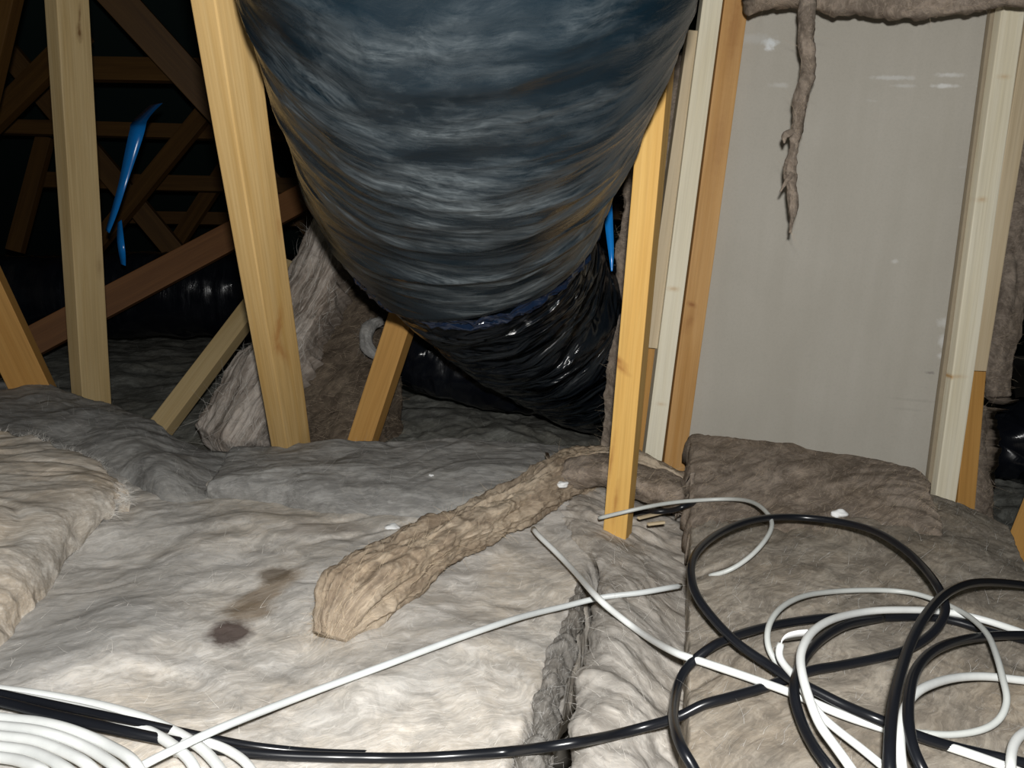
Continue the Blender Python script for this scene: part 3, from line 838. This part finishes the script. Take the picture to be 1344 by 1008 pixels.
blanket('insulation_blanket', gnet([
    [(1240, 560, -.12), (1330, 570, -.10), (1450, 585, -.10), (1600, 600, -.10)],
    [(1240, 620, -.10), (1330, 625, -.08), (1450, 640, -.08), (1600, 650, -.08)],
    [(1240, 690, -.10), (1330, 700, -.10), (1450, 710, -.10), (1600, 720, -.10)],
    [(1240, 800, -.15), (1330, 800, -.15), (1450, 800, -.15), (1600, 800, -.15)],
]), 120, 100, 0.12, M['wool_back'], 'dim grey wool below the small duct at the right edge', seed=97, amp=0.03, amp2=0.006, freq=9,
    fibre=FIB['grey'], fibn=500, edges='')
# wool laid over the head of the plasterboard
blanket('insulation_batt', pnet([
    [(986, -120, 1.34), (1060, -120, 1.33), (1180, -120, 1.30), (1300, -120, 1.27), (1420, -120, 1.25)],
    [(986, -60, 1.31), (1060, -60, 1.30), (1180, -60, 1.27), (1300, -60, 1.24), (1420, -60, 1.22)],
    [(986, -10, 1.30), (1060, -12, 1.29), (1180, -8, 1.26), (1300, -10, 1.23), (1420, -10, 1.21)],
    [(986, 26, 1.32), (1060, 20, 1.31), (1180, 30, 1.28), (1300, 22, 1.25), (1420, 10, 1.23)],
]), 200, 80, 0.05, M['wool_brown'], 'brown wool batt sagging over the head of the plasterboard sheet', seed=103, amp=0.008, amp2=0.006, fib=0.1, freq=14,
    round_=0.018, ragged=0.006, toward=(0, -1, 0), fibre=FIB['brown'], fibn=900, fiblen=(0.006, 0.02), edges='lrb')
shred = wool_roll('wool_shred', [P(1063, -40, 1.27), P(1059, 20, 1.27), P(1058, 60, 1.275), P(1061, 92, 1.28), P(1052, 128, 1.28), P(1047, 160, 1.285), P(1042, 195, 1.285), P(1036, 225, 1.29), P(1041, 262, 1.295), P(1037, 306, 1.30)],
          [.011, .012, .012, .010, .010, .009, .006, .0085, .007, .0008], 30, 260, M['wool_brown'], 'thin torn wool shred hanging down in front of the plasterboard', 107, 0.004, FIB['brown'], 260, f=60)
for (pts, rad, s) in [([(1050, 172), (1038, 174), (1030, 178), (1029, 188)], [.006, .0055, .005, .001], 3),
                      ([(1040, 228), (1032, 238), (1024, 252)], [.004, .003, .0006], 4),
                      ([(1058, 112), (1060, 124), (1059, 134)], [.004, .003, .0006], 5)]:
    path = np.array([list(P(x, y, 1.283)) for x, y in pts])
    o, *_ = tube_obj('wisp', path, rad, 12, 30, M['wool_brown'], parent=shred, disp=lump(s, 0.002, 80))

# the long tan strip lying on the blankets
def strip_disp(S, th, l):
    box = 0.30 * (1 / np.maximum(np.abs(np.cos(th)), np.abs(np.sin(th))) - 1) * 0.036 / 0.41
    q = np.stack([np.cos(th) * 4.5, np.sin(th) * 4.5, l * 5.5], -1)
    return (box + 0.018 * fbm(np.stack([np.cos(th) * 1.4, np.sin(th) * 1.4, l * 9], -1), 3, 5)) * np.clip(l / 0.05, 0.2, 1) + 0.008 * fbm(q, 5, 6, 0.65) + 0.003 * ridged(q * np.array([1.6, 1.6, 2.2]), 4, 12) + 0.004 * fbm(S * 45, 3, 19) + 0.002 * fbm(S * 110, 3, 8)
sp = [G(432, 836, .008), G(444, 812, .022), G(470, 782, .034), G(530, 742, .038), G(590, 704, .04), G(645, 674, .042), G(700, 647, .046), G(748, 624, .046), G(800, 617, .042), G(850, 628, .03), G(900, 650, .015)]
o, S, Nn, T, org = tube_obj('insulation_strip', np.array([list(p) for p in sp]),
    np.array([[.006, .020], [.022, .032], [.031, .040], [.030, .039], [.030, .037], [.030, .036], [.031, .035], [.034, .039], [.035, .041], [.034, .042], [.024, .03]]), 120, 460, M['wool_strip'], disp=strip_disp)
tag(o, 'long tan strip of wool with rounded end lying diagonally across the pale blanket', 'insulation')
Tt = np.repeat(T[:, None, :], S.shape[1], 1)
fibres(o, (S - org).reshape(-1, 3), Nn.reshape(-1, 3), Tt.reshape(-1, 3), 3500, .006, .03, FIB['tan'], seed=4, lift=0.25, spread=0.4)
# brown heap behind the near post
blanket('insulation_scrap', gnet([
    [(735, 598, .07), (790, 592, .085), (840, 606, .085), (905, 628, .07)],
    [(730, 612, .08), (790, 606, .095), (840, 618, .09), (905, 640, .07)],
    [(728, 634, .06), (790, 622, .08), (845, 638, .075), (908, 660, .05)],
    [(735, 660, .0), (790, 645, .03), (845, 665, .03), (908, 685, .0)],
]), 140, 80, 0.06, M['wool_brown'], 'brown wool offcut heaped around the back of the near post', seed=111, amp=0.012, amp2=0.006, fib=0.2, freq=14,
    round_=0.02, ragged=0.006, fibre=FIB['brown'], fibn=900, fiblen=(0.006, 0.03))

# ================================================================== timbers
# tallest left post, leaning toward the viewer
a = P(391, 640, 1.66); b = P(290, -10, 0.98)
b2 = b + (b - a) * 0.35
o = beam('timber_post', a, b2, 0.066, 0.040, facing(a, 0.80), M['pine_tall'], 'tall golden timber post leaning toward the viewer beside the big duct', cat='post')
add_knots(o, 'pine_tall', [(348, 425, .012, .05, 0.3, 0.6), (372, 300, .008, .03, 0, 0.3), (352, 452, .010, .05, -0.3, 0.5)])
a = P(125, 600, 1.98); b = P(87, -10, 1.70)
o = beam('timber_post', a, b + (b - a) * 0.3, 0.072, 0.045, facing(a, 0.55), M['pine_dull'], 'upright weathered timber post with a knot near its top, left of the tall one', cat='post')
add_knots(o, 'pine_dull', [(98, 42, .007, .022, 0, 0.95), (99, 20, .004, .03, 0.1, 0.7), (128, 350, .010, .03, 0, 0.3)])
a = P(75, 575, 1.97); b = P(-62, 290, 1.75)
beam('timber_brace', a, b + (b - a) * 0.4, 0.085, 0.045, facing(a, -0.25), M['pine_orange'], 'short orange timber brace slanting in from the left edge', cat='brace')
a = P(190, 590, 2.0); b = P(375, 345, 2.35)
beam('timber_brace', a, b, 0.052, 0.045, facing(a, -0.45) + Vector((0, 0, 0.55)), M['pine_dull'], 'dull timber brace rising rightward behind the leaning striped batt', cat='brace')
a = P(468, 605, 1.82); b = P(527, 425, 1.76)
beam('timber_brace', a, b + (b - a) * 0.22, 0.056, 0.045, facing(a, -0.45), M['pine_orange'], 'short orange timber brace standing just under the big duct', cat='brace')
a = P(-20, 482, 2.42); b = P(330, 296, 2.75)
beam('timber_brace', a, b + (b - a) * 0.3, 0.09, 0.04, facing(a, -0.2) + Vector((0, 0, 0.3)), M['brace_red'], 'dark reddish timber brace crossing behind the two left posts', cat='brace')

# near post
YN = G(808, 705, 0.0).y
o = stud('timber_post', (788, 745), (818, 745), (852, -40), (890, -40), YN, YN * 0.985, 0.045, M['pine'], 'near golden upright timber post with a diagonal knot, right of the big duct', cat='post', yaw=-0.36)
add_knots(o, 'pine', [(812, 468, .007, .022, -1.0, 0.75), (818, 480, .006, .02, -1.0, 0.6), (806, 600, .004, .05, 0.05, 0.5), (812, 655, .005, .04, 0.05, 0.5)])

# left side of the frame
fr_t = 0.04
o = stud('timber_stud', (866, 645), (896, 645), (958, -50), (989, -50), YL, YL, 0.045, M['pine_rust'], 'orange timber stud touching the left edge of the plasterboard', cat='stud')
add_knots(o, 'pine_rust', [(905, 398, .012, .007, 0.2, 0.7), (902, 420, .012, .03, 0.3, 0.35), (960, 40, .02, .10, 0, 0.35), (940, 190, .02, .10, 0, 0.25)])
o = stud('timber_stud', (840, 640), (865, 640), (930, -50), (955, -50), YL - 0.018, YL - 0.018, 0.035, M['pale'], 'pale slim timber stud left of the plasterboard, beside the orange one', cat='stud')
add_knots(o, 'pale', [(882, 378, .014, .006, 0, 0.5), (866, 528, .014, .005, 0, 0.35)])
stud('timber_batten', (846, 457), (864, 457), (901, 40), (928, 40), YL - 0.005, YL - 0.005, 0.03, M['pale_tan'], 'short pale tan batten ending in mid air left of the slim pale stud', cat='batten')
stud('timber_stud', (830, 640), (846, 640), (850, 440), (868, 440), YL + 0.03, YL + 0.03, 0.03, M['pine_orange'], 'orange timber stud showing below the cut end of the left short batten', cat='stud')
# right side
o = stud('timber_stud', (1222, 690), (1250, 690), (1322, -40), (1353, -40), YR - 0.01, YR - 0.01, 0.022, M['pale'], 'pale timber stud at the right edge of the plasterboard', cat='stud')
add_knots(o, 'pale', [(1241, 492, .004, .005, 0, 0.9), (1250, 492, .02, .005, 0, 0.35), (1282, 262, .012, .006, 0, 0.5), (1312, 102, .014, .005, 0, 0.4)])
stud('timber_batten', (1274, 487), (1294, 487), (1346, 20), (1372, 20), YR + 0.005, YR + 0.005, 0.02, M['pale_tan'], 'short pale batten with cut lower end behind the right stud', cat='batten')
stud('timber_stud', (1248, 720), (1280, 720), (1276, 470), (1291, 470), YR + 0.03, YR + 0.03, 0.03, M['pine_orange'], 'orange timber stud showing below the cut end of the right short batten', cat='stud')
stud('plasterboard_return', (1210, 690), (1232, 690), (1308, -40), (1332, -40), YR + 0.012, YR + 0.012, 0.012, M['plaster_edge'], 'narrow tan plasterboard strip between grey sheet and right stud', cat='plasterboard')
a = P(1318, 790, 1.42); b = P(1378, 640, 1.5)
beam('timber_brace', a, b, 0.05, 0.04, facing(a, -0.5), M['pine_orange'], 'orange timber brace at the right edge beyond the cable batt', cat='brace')
# scraps of wood on the wool behind the thin grey cable
for k, (p, q, lab) in enumerate([((838, 680), (872, 672), 'small pale wood splinter on the wool right of the near post, leftmost'),
                                 ((850, 688), (872, 686), 'small pale wood offcut on the wool right of the near post, nearest')]):
    beam('wood_scrap', G(*p, 0.035), G(*q, 0.035), 0.006, 0.004, (0, 0, 1), M['pale_tan'], lab, cat='wood scrap', bev=0.001)

# ================================================================== roof timbers in the dark
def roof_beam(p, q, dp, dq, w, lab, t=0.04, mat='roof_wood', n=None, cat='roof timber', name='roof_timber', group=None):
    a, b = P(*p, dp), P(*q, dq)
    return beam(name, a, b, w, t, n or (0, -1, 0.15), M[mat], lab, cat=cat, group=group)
RT = [((-60, 270), (30, -140), 2.3, 2.0, 0.10, 'dark timber crossing the top left corner of the picture'),
      ((120, -40), (330, 190), 2.7, 3.0, 0.11, 'dark rafter slanting down rightward between the two left posts, nearest'),
      ((-30, 20), (230, 330), 3.3, 3.6, 0.09, 'dark rafter slanting down rightward behind the upright left post, further'),
      ((60, 90), (420, 96), 3.0, 3.0, 0.085, 'dark horizontal roof binder between the two left posts, upper'),
      ((-60, 165), (440, 178), 3.4, 3.4, 0.06, 'dark horizontal roof binder level with the blue strap, middle'),
      ((40, 236), (460, 246), 3.7, 3.7, 0.07, 'dark horizontal roof binder below the blue strap, lower'),
      ((150, 285), (460, 290), 3.9, 3.9, 0.06, 'dark horizontal roof binder just above the reddish brace, lowest'),
      ((-40, 190), (110, 40), 3.0, 2.8, 0.08, 'dark timber slanting up rightward behind the upright left post'),
      ((120, 330), (300, 110), 3.5, 3.3, 0.07, 'dark timber slanting up rightward behind the blue strap'),
      ((225, 330), (400, 60), 3.9, 3.6, 0.07, 'dark timber slanting up rightward behind the tall left post'),
      ((290, 150), (470, 380), 3.6, 3.9, 0.08, 'dark rafter slanting down rightward between tall post and duct'),
      ((20, 330), (60, 180), 3.6, 3.6, 0.07, 'dark upright timber at the far left behind the roof binders'),
      ((760, 275), (850, 282), 3.2, 3.2, 0.06, 'dark roof timber glimpsed beside the right blue strap'),
      ((1300, 205), (1480, 215), 2.6, 2.6, 0.10, 'dark roof timber glimpsed at the right edge behind the hanging wool')]
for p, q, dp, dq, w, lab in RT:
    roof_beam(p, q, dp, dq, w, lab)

# ================================================================== ducts
def wr(seed, a1, a2, ring=0.0):
    def f(S, th, l):
        c = np.stack([np.cos(th) * 0.7, np.sin(th) * 0.7, l * 8 + 0.35 * np.cos(th * 2 + 1)], -1)
        d = np.stack([np.cos(th) * 1.1, np.sin(th) * 1.1, l * 24 + 0.8 * np.sin(th)], -1)
        s = a1 * ridged(c, 2, seed) + a2 * ridged(d, 3, seed + 3) + 0.8 * a1 * fbm(S * 4, 2, seed + 7)
        return s
    return f
big = empty('air_duct', P(780, 560, 1.9))
tag(big, 'huge dusty black flexible air duct sweeping down through the middle', 'duct')
R1 = 0.237
DK = 0.85
def PD(x, y, d): return P(x, y, d * DK)
path = [PD(640, -420, 0.80), PD(622, -160, 0.92), PD(613, 0, 1.07), PD(606, 130, 1.28), PD(605, 225, 1.48), PD(614, 264, 1.59)]
o, S1, N1, T1, _ = tube_obj('sleeve', np.array([list(p) for p in path]), [R1, R1, R1, R1, R1 * .97, R1 * .92], 220, 420, M['duct_main'], parent=big, disp=wr(3, 0.010, 0.004))
path2 = [PD(604, 190, 1.42), PD(612, 270, 1.60), PD(640, 335, 1.78), PD(690, 395, 1.98), PD(765, 450, 2.25), PD(860, 500, 2.6), PD(960, 540, 3.0)]
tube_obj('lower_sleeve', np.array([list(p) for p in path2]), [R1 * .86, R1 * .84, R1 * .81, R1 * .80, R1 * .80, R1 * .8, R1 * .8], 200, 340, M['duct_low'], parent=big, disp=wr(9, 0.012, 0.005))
# tape round the joint
def tape_wr(S, th, l):
    return 0.011 * ridged(np.stack([np.cos(th) * 4, np.sin(th) * 4, l * 55 + np.sin(th * 3)], -1), 3, 15) + 0.006 * ridged(np.stack([np.cos(th) * 9, np.sin(th) * 9, l * 60], -1), 2, 16)
path3 = [PD(611, 250, 1.55), PD(614, 265, 1.59), PD(619, 280, 1.63)]
tube_obj('joint_tape', np.array([list(p) for p in path3]), [R1 * .935, R1 * .935, R1 * .88], 200, 60, M['tape'], parent=big, disp=tape_wr, caps=False)
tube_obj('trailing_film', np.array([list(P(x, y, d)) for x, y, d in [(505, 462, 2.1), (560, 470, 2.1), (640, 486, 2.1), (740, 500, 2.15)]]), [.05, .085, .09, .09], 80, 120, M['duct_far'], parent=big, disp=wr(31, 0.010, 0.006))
far = empty('air_duct', P(190, 440, 2.9))
tag(far, 'low black duct lying far back across the left side behind the posts', 'duct')
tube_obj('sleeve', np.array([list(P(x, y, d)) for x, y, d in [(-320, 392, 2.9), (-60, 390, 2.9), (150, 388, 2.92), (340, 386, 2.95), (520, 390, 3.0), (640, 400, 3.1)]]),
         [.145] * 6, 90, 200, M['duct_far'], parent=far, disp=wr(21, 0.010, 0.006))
sml = empty('air_duct', P(1340, 630, 1.95))
tag(sml, 'small glossy black duct showing at the right edge of the picture', 'duct')
tube_obj('sleeve', np.array([list(P(x, y, d)) for x, y, d in [(1312, 588, 1.88), (1345, 580, 1.92), (1420, 572, 2.0), (1560, 560, 2.2)]]),
         [.07, .095, .10, .10], 90, 160, M['duct_far'], parent=sml, disp=wr(25, 0.010, 0.008))

# ================================================================== blue straps
def ribbon(name, pts, widths, twist, mat, label, t=0.0012, cat='strap', ref=(1, 0, 0)):
    """thin plastic strap through points, width vectors turned by twist"""
    n = 60
    C_ = crom([list(p) for p in pts], n); wd = crom(np.array(widths, float)[:, None], n)[:, 0]; tw = crom(np.array(twist, float)[:, None], n)[:, 0]
    T_ = np.gradient(C_, axis=0); T_ /= np.linalg.norm(T_, axis=1, keepdims=True)
    vs = []
    for k in range(n):
        tv = Vector(T_[k]); x = Vector(ref); x = (x - tv * x.dot(tv)).normalized(); y = tv.cross(x)
        d = x * math.cos(tw[k]) + y * math.sin(tw[k]); m_ = tv.cross(d)
        c = Vector(C_[k])
        for s, e in ((-1, -1), (1, -1), (1, 1), (-1, 1)):
            vs.append(c + d * (wd[k] / 2 * s) + m_ * (t / 2 * e))
    i = np.arange(n * 4).reshape(n, 4); j = np.roll(i, -1, 1)
    q = np.stack([i[:-1], j[:-1], j[1:], i[1:]], -1).reshape(-1, 4)
    q = np.concatenate([q, [i[0][::-1]], [i[-1]]])
    v = np.array([list(p) for p in vs]); org = np.array([v[:, 0].mean(), v[:, 1].mean(), v[:, 2].min()])
    o = link(name, mesh_np(name, v - org, q, smooth=False), mat, loc=Vector(org))
    tag(o, label, cat)
    return o
D = 2.25
ribbon('plastic_strap', [P(206, 136, D + .22), P(193, 148, D + .12), P(183, 160, D + .03), P(180, 172, D), P(171, 205, D), P(160, 245, D), P(150, 278, D + .02), P(141, 304, D + .04)],
       [.04, .042, .044, .042, .034, .024, .022, .018], [0.2, 0.2, 0.15, 0.0, 0.0, 0.15, 0.35, 0.5], M['blue'], 'blue plastic strap hanging in the dark between the two left posts')
ribbon('plastic_strap', [P(157, 290, D + .03), P(158, 312, D), P(160, 330, D), P(162, 348, D + .03)], [.014, .02, .02, .014], [0.4, 0.2, 0.1, 0.2], M['blue'],
       'small glinting loose strap end below the left blue strap')
ribbon('plastic_strap', [P(794, 170, 1.5), P(796, 235, 1.48), P(799, 290, 1.46), P(802, 330, 1.45), P(803, 356, 1.45)], [.018, .017, .015, .010, .003], [0.1, 0.1, 0.15, 0.2, 0.2], M['blue'],
       'bright blue plastic strap hanging between big duct and near post')

# ================================================================== cables
bpy.context.view_layer.update()
DG_ = bpy.context.evaluated_depsgraph_get()
SURF = [o for o in scene.objects if o.type == 'MESH']
def hit_depth(px, py):
    d = ray(px, py)
    ok, loc, nrm, idx, ob, mt = scene.ray_cast(DG_, CAM, d.normalized())
    if not ok: return None, None
    dep = (loc - CAM).length / d.length
    return dep, ob.name

def cable(pts, r, mat, label, group=None, name='cable', n=None, squash=1.0, slack=9):
    """cable draped over the wool along a traced line; third value lifts it off the surface"""
    pts = np.array([(p[0], p[1], p[2] if len(p) > 2 else 0.0) for p in pts], float)
    seglen = np.sum(np.linalg.norm(np.diff(pts[:, :2], axis=0), axis=1))
    n = n or int(max(40, seglen / 5))
    # centripetal parameter keeps loops smooth
    dd = np.concatenate([[0], np.cumsum(np.linalg.norm(np.diff(pts[:, :2], axis=0), axis=1) ** 0.5)])
    tt = np.linspace(0, len(pts) - 1, n)
    s = crom(pts, n)
    ln = np.concatenate([[0], np.cumsum(np.linalg.norm(np.diff(s[:, :2], axis=0), axis=1))])
    u = np.linspace(0, ln[-1], n)
    s = np.stack([np.interp(u, ln, s[:, k]) for k in range(3)], 1)
    dep = []
    last = None
    for x, y, l in s:
        r_ = ray(x, y)
        d, nm = hit_depth(x, min(y, 1150))
        if d is None or not (nm.startswith('insulation') or nm.startswith('loose')):
            d = (0.035 - CAM.z) / r_.z if r_.z < -0.05 else (last or 1.0)
        last = d
        dep.append(d)
    dep = np.array(dep)
    k = slack
    pad = np.pad(dep, k, mode='edge')
    mn = np.array([np.min(pad[i:i + 2 * k + 1]) for i in range(n)])
    ker = np.hanning(2 * k + 3)[1:-1]; ker /= ker.sum()
    sm = np.convolve(np.pad(mn, k, mode='edge'), ker, mode='valid')
    P3 = []
    for (x, y, l), d in zip(s, sm):
        r_ = ray(x, y)
        up = max(0.28, -r_.normalized().z)
        P3.append(CAM + r_ * (d - (r * 0.85 + l) / up / r_.length))
    P3 = np.array([list(p) for p in P3])
    S, q, uv, ng, Nn, T = sweep(P3, [r, r], 14, n) if False else sweep2(P3, r, 14, squash)
    v = S.reshape(-1, 3); org = np.array([v[:, 0].mean(), v[:, 1].mean(), v[:, 2].min()])
    o = link(name, mesh_np(name, v - org, q, ngon=ng), mat, loc=Vector(org))
    tag(o, label, 'cable', group)
    return o

def sweep2(C_, r, nu, squash):
    nv = len(C_)
    for _ in range(2):
        C_[1:-1] = 0.25 * C_[:-2] + 0.5 * C_[1:-1] + 0.25 * C_[2:]
    T = np.gradient(C_, axis=0); T /= np.linalg.norm(T, axis=1, keepdims=True) + 1e-12
    up = np.array([0, 0, 1.0])
    A = up[None] - T * (T @ up)[:, None]; A /= np.linalg.norm(A, axis=1, keepdims=True) + 1e-9
    B = np.cross(T, A)
    th = np.linspace(0, 2 * math.pi, nu, endpoint=False)
    S = C_[:, None] + A[:, None] * (np.cos(th) * r * squash)[None, :, None] + B[:, None] * (np.sin(th) * r)[None, :, None]
    i = np.arange(nv * nu).reshape(nv, nu); j = np.roll(i, -1, 1)
    q = np.stack([i[:-1], j[:-1], j[1:], i[1:]], -1).reshape(-1, 4)
    return S, q, None, [i[0][::-1], i[-1]], None, T

def c3(pts):
    out = []
    for p in pts:
        out.append((850 + p[0] / 2.47, 600 + p[1] / 2.47) + tuple(p[2:]))
    return out

RB, RW = 0.0047, 0.0040
# thin grey line: long white cable that dives under the batt edge and comes back as the small loop
cable([(150, 1030, .004), (185, 1006, .008), (240, 978, .014), (300, 951, .012), (400, 912, .006), (500, 875), (600, 838), (680, 811), (740, 796, .002), (790, 784), (840, 778), (880, 771), (893, 769, -.006)],
      0.0037, M['pale_cable'], 'long pale cable crossing the pale blanket from bottom left')
cable([(786, 680, .006), (815, 673, .012), (850, 665, .014), (880, 660, .008), (910, 657, .004), (960, 655), (988, 659), (1006, 672), (1014, 688), (1005, 708), (985, 730), (958, 748), (931, 756, -.004)],
      0.0031, M['grey_cable'], 'thin grey cable making a small loop behind the big black loop')
cable([(832, 675, .0), (850, 672, .004), (880, 670, .005), (900, 664, .002), (915, 660, -.008)], 0.0042, M['black_cable'], 'short black cable end beside the foot of the near post')
cable([(700, 694, -.006), (706, 702), (729, 724), (755, 751, .002), (786, 786, .012), (818, 813), (853, 838), (890, 858), (920, 868), (985, 890), (1045, 912), (1100, 936), (1160, 956), (1200, 966), (1260, 985), (1330, 1010), (1400, 1040)],
      RW, M['white_cable'], 'white cable running diagonally from the tan strip down to lower right')
# long black cable -> spiral -> big loop
cable([(-80, 905, .014), (0, 921, .014), (60, 936, .014), (150, 957, .013), (250, 977, .010), (350, 990, .004), (450, 994), (560, 994), (680, 985), (780, 970), (850, 953), (890, 941)] +
      c3([(180, 802), (260, 780), (380, 745), (520, 694), (620, 676), (740, 652), (840, 624), (910, 582), (955, 530, .004), (965, 476, .008), (930, 402, .02), (860, 322, .03), (780, 262, .034), (700, 227, .034), (580, 203, .034), (440, 194, .034), (330, 207, .034), (230, 247, .032), (163, 302, .03), (140, 360, .028), (155, 440, .024), (210, 520, .018), (290, 602, .012), (380, 665, .008), (450, 710, .008), (530, 750, .008), (640, 805, .008), (760, 855, .006), (880, 905, .006), (1000, 942, .002), (1220, 992), (1330, 1020)]),
      RB, M['black_cable'], 'long black cable from bottom left that curls into the biggest loop', n=520)
cable([(-80, 893, .014), (0, 910, .014), (100, 931, .014), (180, 948, .013), (250, 963, .01), (330, 979, .004), (420, 988, -.004), (500, 990, -.012)], RB * 0.8, M['black_cable'], 'thinner black cable lying along the long black one at bottom left')
cable(c3([(190, 1100), (150, 1010), (110, 940, .006), (85, 860, .008), (90, 780, .010), (110, 710, .010), (160, 650, .006), (250, 592, .004), (400, 547, .004), (560, 522, .002), (660, 518), (780, 520), (900, 518), (1000, 533), (1100, 563), (1230, 595), (1360, 630)]),
      RB, M['black_cable'], 'black cable making the left loop from the bottom then running right under the white arc')
cable(c3([(1400, 440, .02), (1220, 414, .03), (1100, 405, .034), (1020, 416, .036), (950, 455, .036), (890, 530, .034), (850, 610, .03), (820, 700, .028), (797, 800, .026), (786, 900, .022), (784, 1010, .02), (790, 1120, .02)]),
      RB, M['black_cable'], 'black cable arching high at right then dropping straight to the bottom edge')
cable(c3([(1400, 585, .006), (1220, 577, .008), (1100, 581, .010), (1000, 597, .012), (920, 632, .014), (870, 690, .016), (850, 760, .016), (845, 850, .016), (860, 940, .014), (890, 1010, .012), (940, 1110, .012)]),
      RB, M['black_cable'], 'black cable curving in from the right edge down to the bottom beside the straight one')
cable(c3([(760, 520, -.004), (640, 545), (560, 592), (515, 640), (485, 700, .004), (475, 770, .004), (500, 860), (540, 940), (590, 1008), (660, 1100)]),
      RB, M['black_cable'], 'black cable following the inside of the white arc down to the bottom edge')
# white loops on the right
cable(c3([(470, 700), (420, 668), (390, 610), (393, 545), (430, 490), (500, 452), (600, 436), (740, 431), (860, 441), (960, 474), (1040, 515), (1100, 572), (1130, 640), (1152, 720), (1165, 790), (1140, 850), (1080, 885), (980, 900), (870, 893)]),
      0.0031, M['grey_cable'], 'thin grey cable making the wide oval loop at right')
cable(c3([(720, 1100, .006), (660, 1010, .008), (610, 940, .010), (560, 870, .014), (530, 800, .016), (505, 720, .018), (495, 650, .018), (510, 600, .018), (540, 560, .016), (600, 525, .014), (700, 502, .012), (800, 495, .010), (950, 500, .008), (1080, 525, .006), (1220, 570, .006), (1360, 620, .006)]),
      RW, M['white_cable'], 'white cable forming the bright arc on top of the black loops')
cable(c3([(1400, 740, .006), (1220, 724, .008), (1100, 711, .010), (1000, 715, .010), (920, 736, .010), (865, 768, .010), (832, 820, .010), (818, 900, .010), (825, 1010, .008), (840, 1110, .008)]),
      RW, M['white_cable'], 'white cable bending from the right edge down between the black cables')
cable(c3([(432, 606, .008), (424, 640, .006), (445, 676, .004), (480, 716, .004), (520, 780, .006), (560, 835, .004), (610, 880), (690, 942), (770, 1008), (880, 1100)]),
      RW * .9, M['white_cable'], 'white cable from the paper tag down to the bottom edge')
cable(c3([(1330, 860, .004), (1250, 880, .004), (1205, 905, .004), (1183, 945, .004), (1178, 1008, .004), (1190, 1100)]),
      RW, M['white_cable'], 'white cable bend in the lower right corner')
# white coil in the lower left corner
WB = [([(-80, 893), (0, 905), (60, 913), (130, 926), (190, 943), (240, 966), (275, 992), (300, 1030), (310, 1080)], .0, 'outermost'),
      ([(-80, 900), (0, 911), (60, 921), (130, 936), (190, 957), (232, 982), (256, 1010), (270, 1070)], .0, 'second from outside'),
      ([(-80, 932), (0, 942), (55, 948), (100, 960), (145, 980), (180, 1005), (200, 1060)], .008, 'third from outside'),
      ([(-80, 945), (0, 953), (50, 959), (95, 973), (135, 994), (165, 1022), (180, 1080)], .008, 'fourth from outside'),
      ([(-80, 958), (0, 966), (45, 972), (85, 987), (120, 1008), (145, 1050)], .008, 'fifth from outside'),
      ([(-80, 972), (0, 980), (40, 986), (72, 1000), (100, 1022), (120, 1070)], .008, 'sixth from outside'),
      ([(-80, 987), (0, 994), (32, 1000), (60, 1015), (85, 1050)], .008, 'innermost')]
for pts, l, w in WB:
    cable([(x, y, l) for x, y in pts], 0.0046, M['white_cable'], 'white cable of the coil in the lower left corner, ' + w, group='white cable coil at lower left')
cable([(232, 990, .002), (240, 975, .004), (262, 972, .004), (300, 985, .002), (330, 1010), (350, 1060)], 0.004, M['white_cable'], 'stray white cable crossing under the long grey one at bottom')
# paper tag
tp = c3([(428, 612), (436, 596), (452, 584), (480, 577), (515, 573)])
dps = [hit_depth(x, y)[0] or 1.0 for x, y in tp]
dm = min(dps) - 0.03
ribbon('paper_tag', [P(x, y, dm) for x, y in tp], [.008, .014, .017, .018, .017], [0.0, 0.0, 0.0, 0.0, 0.0], M['crumb'], 'small white paper tag stuck on a cable among the loops', cat='tag', ref=(0.1, -0.5, 0.85))

# ================================================================== crumbs
def crumb(px, py, r, label, seed):
    d, nm = hit_depth(px, py)
    c = P(px, py, (d or 1.2) - r * 0.6)
    bm = bmesh.new(); bmesh.ops.create_icosphere(bm, subdivisions=3, radius=r)
    v = np.array([list(q.co) for q in bm.verts]); f = 1 + 0.5 * fbm(v / r * 1.3, 3, seed)
    for q, k in zip(bm.verts, f): q.co = Vector((q.co.x * k * 1.3, q.co.y * k, q.co.z * k * 0.7))
    for f_ in bm.faces: f_.smooth = True
    me = bpy.data.meshes.new('foam_crumb'); bm.to_mesh(me); bm.free()
    o = link('foam_crumb', me, M['crumb'], loc=c); tag(o, label, 'crumb')
crumb(515, 692, 0.008, 'white crumb lying at the upper edge of the tan strip', 3)
crumb(1102, 674, 0.009, 'white crumb lying on the brown batt behind the big black loop', 5)
crumb(566, 624, 0.003, 'tiny white speck on the grey blanket above the tan strip', 6)
crumb(738, 636, 0.008, 'white wool pellet in the crook of the tan strip', 8)
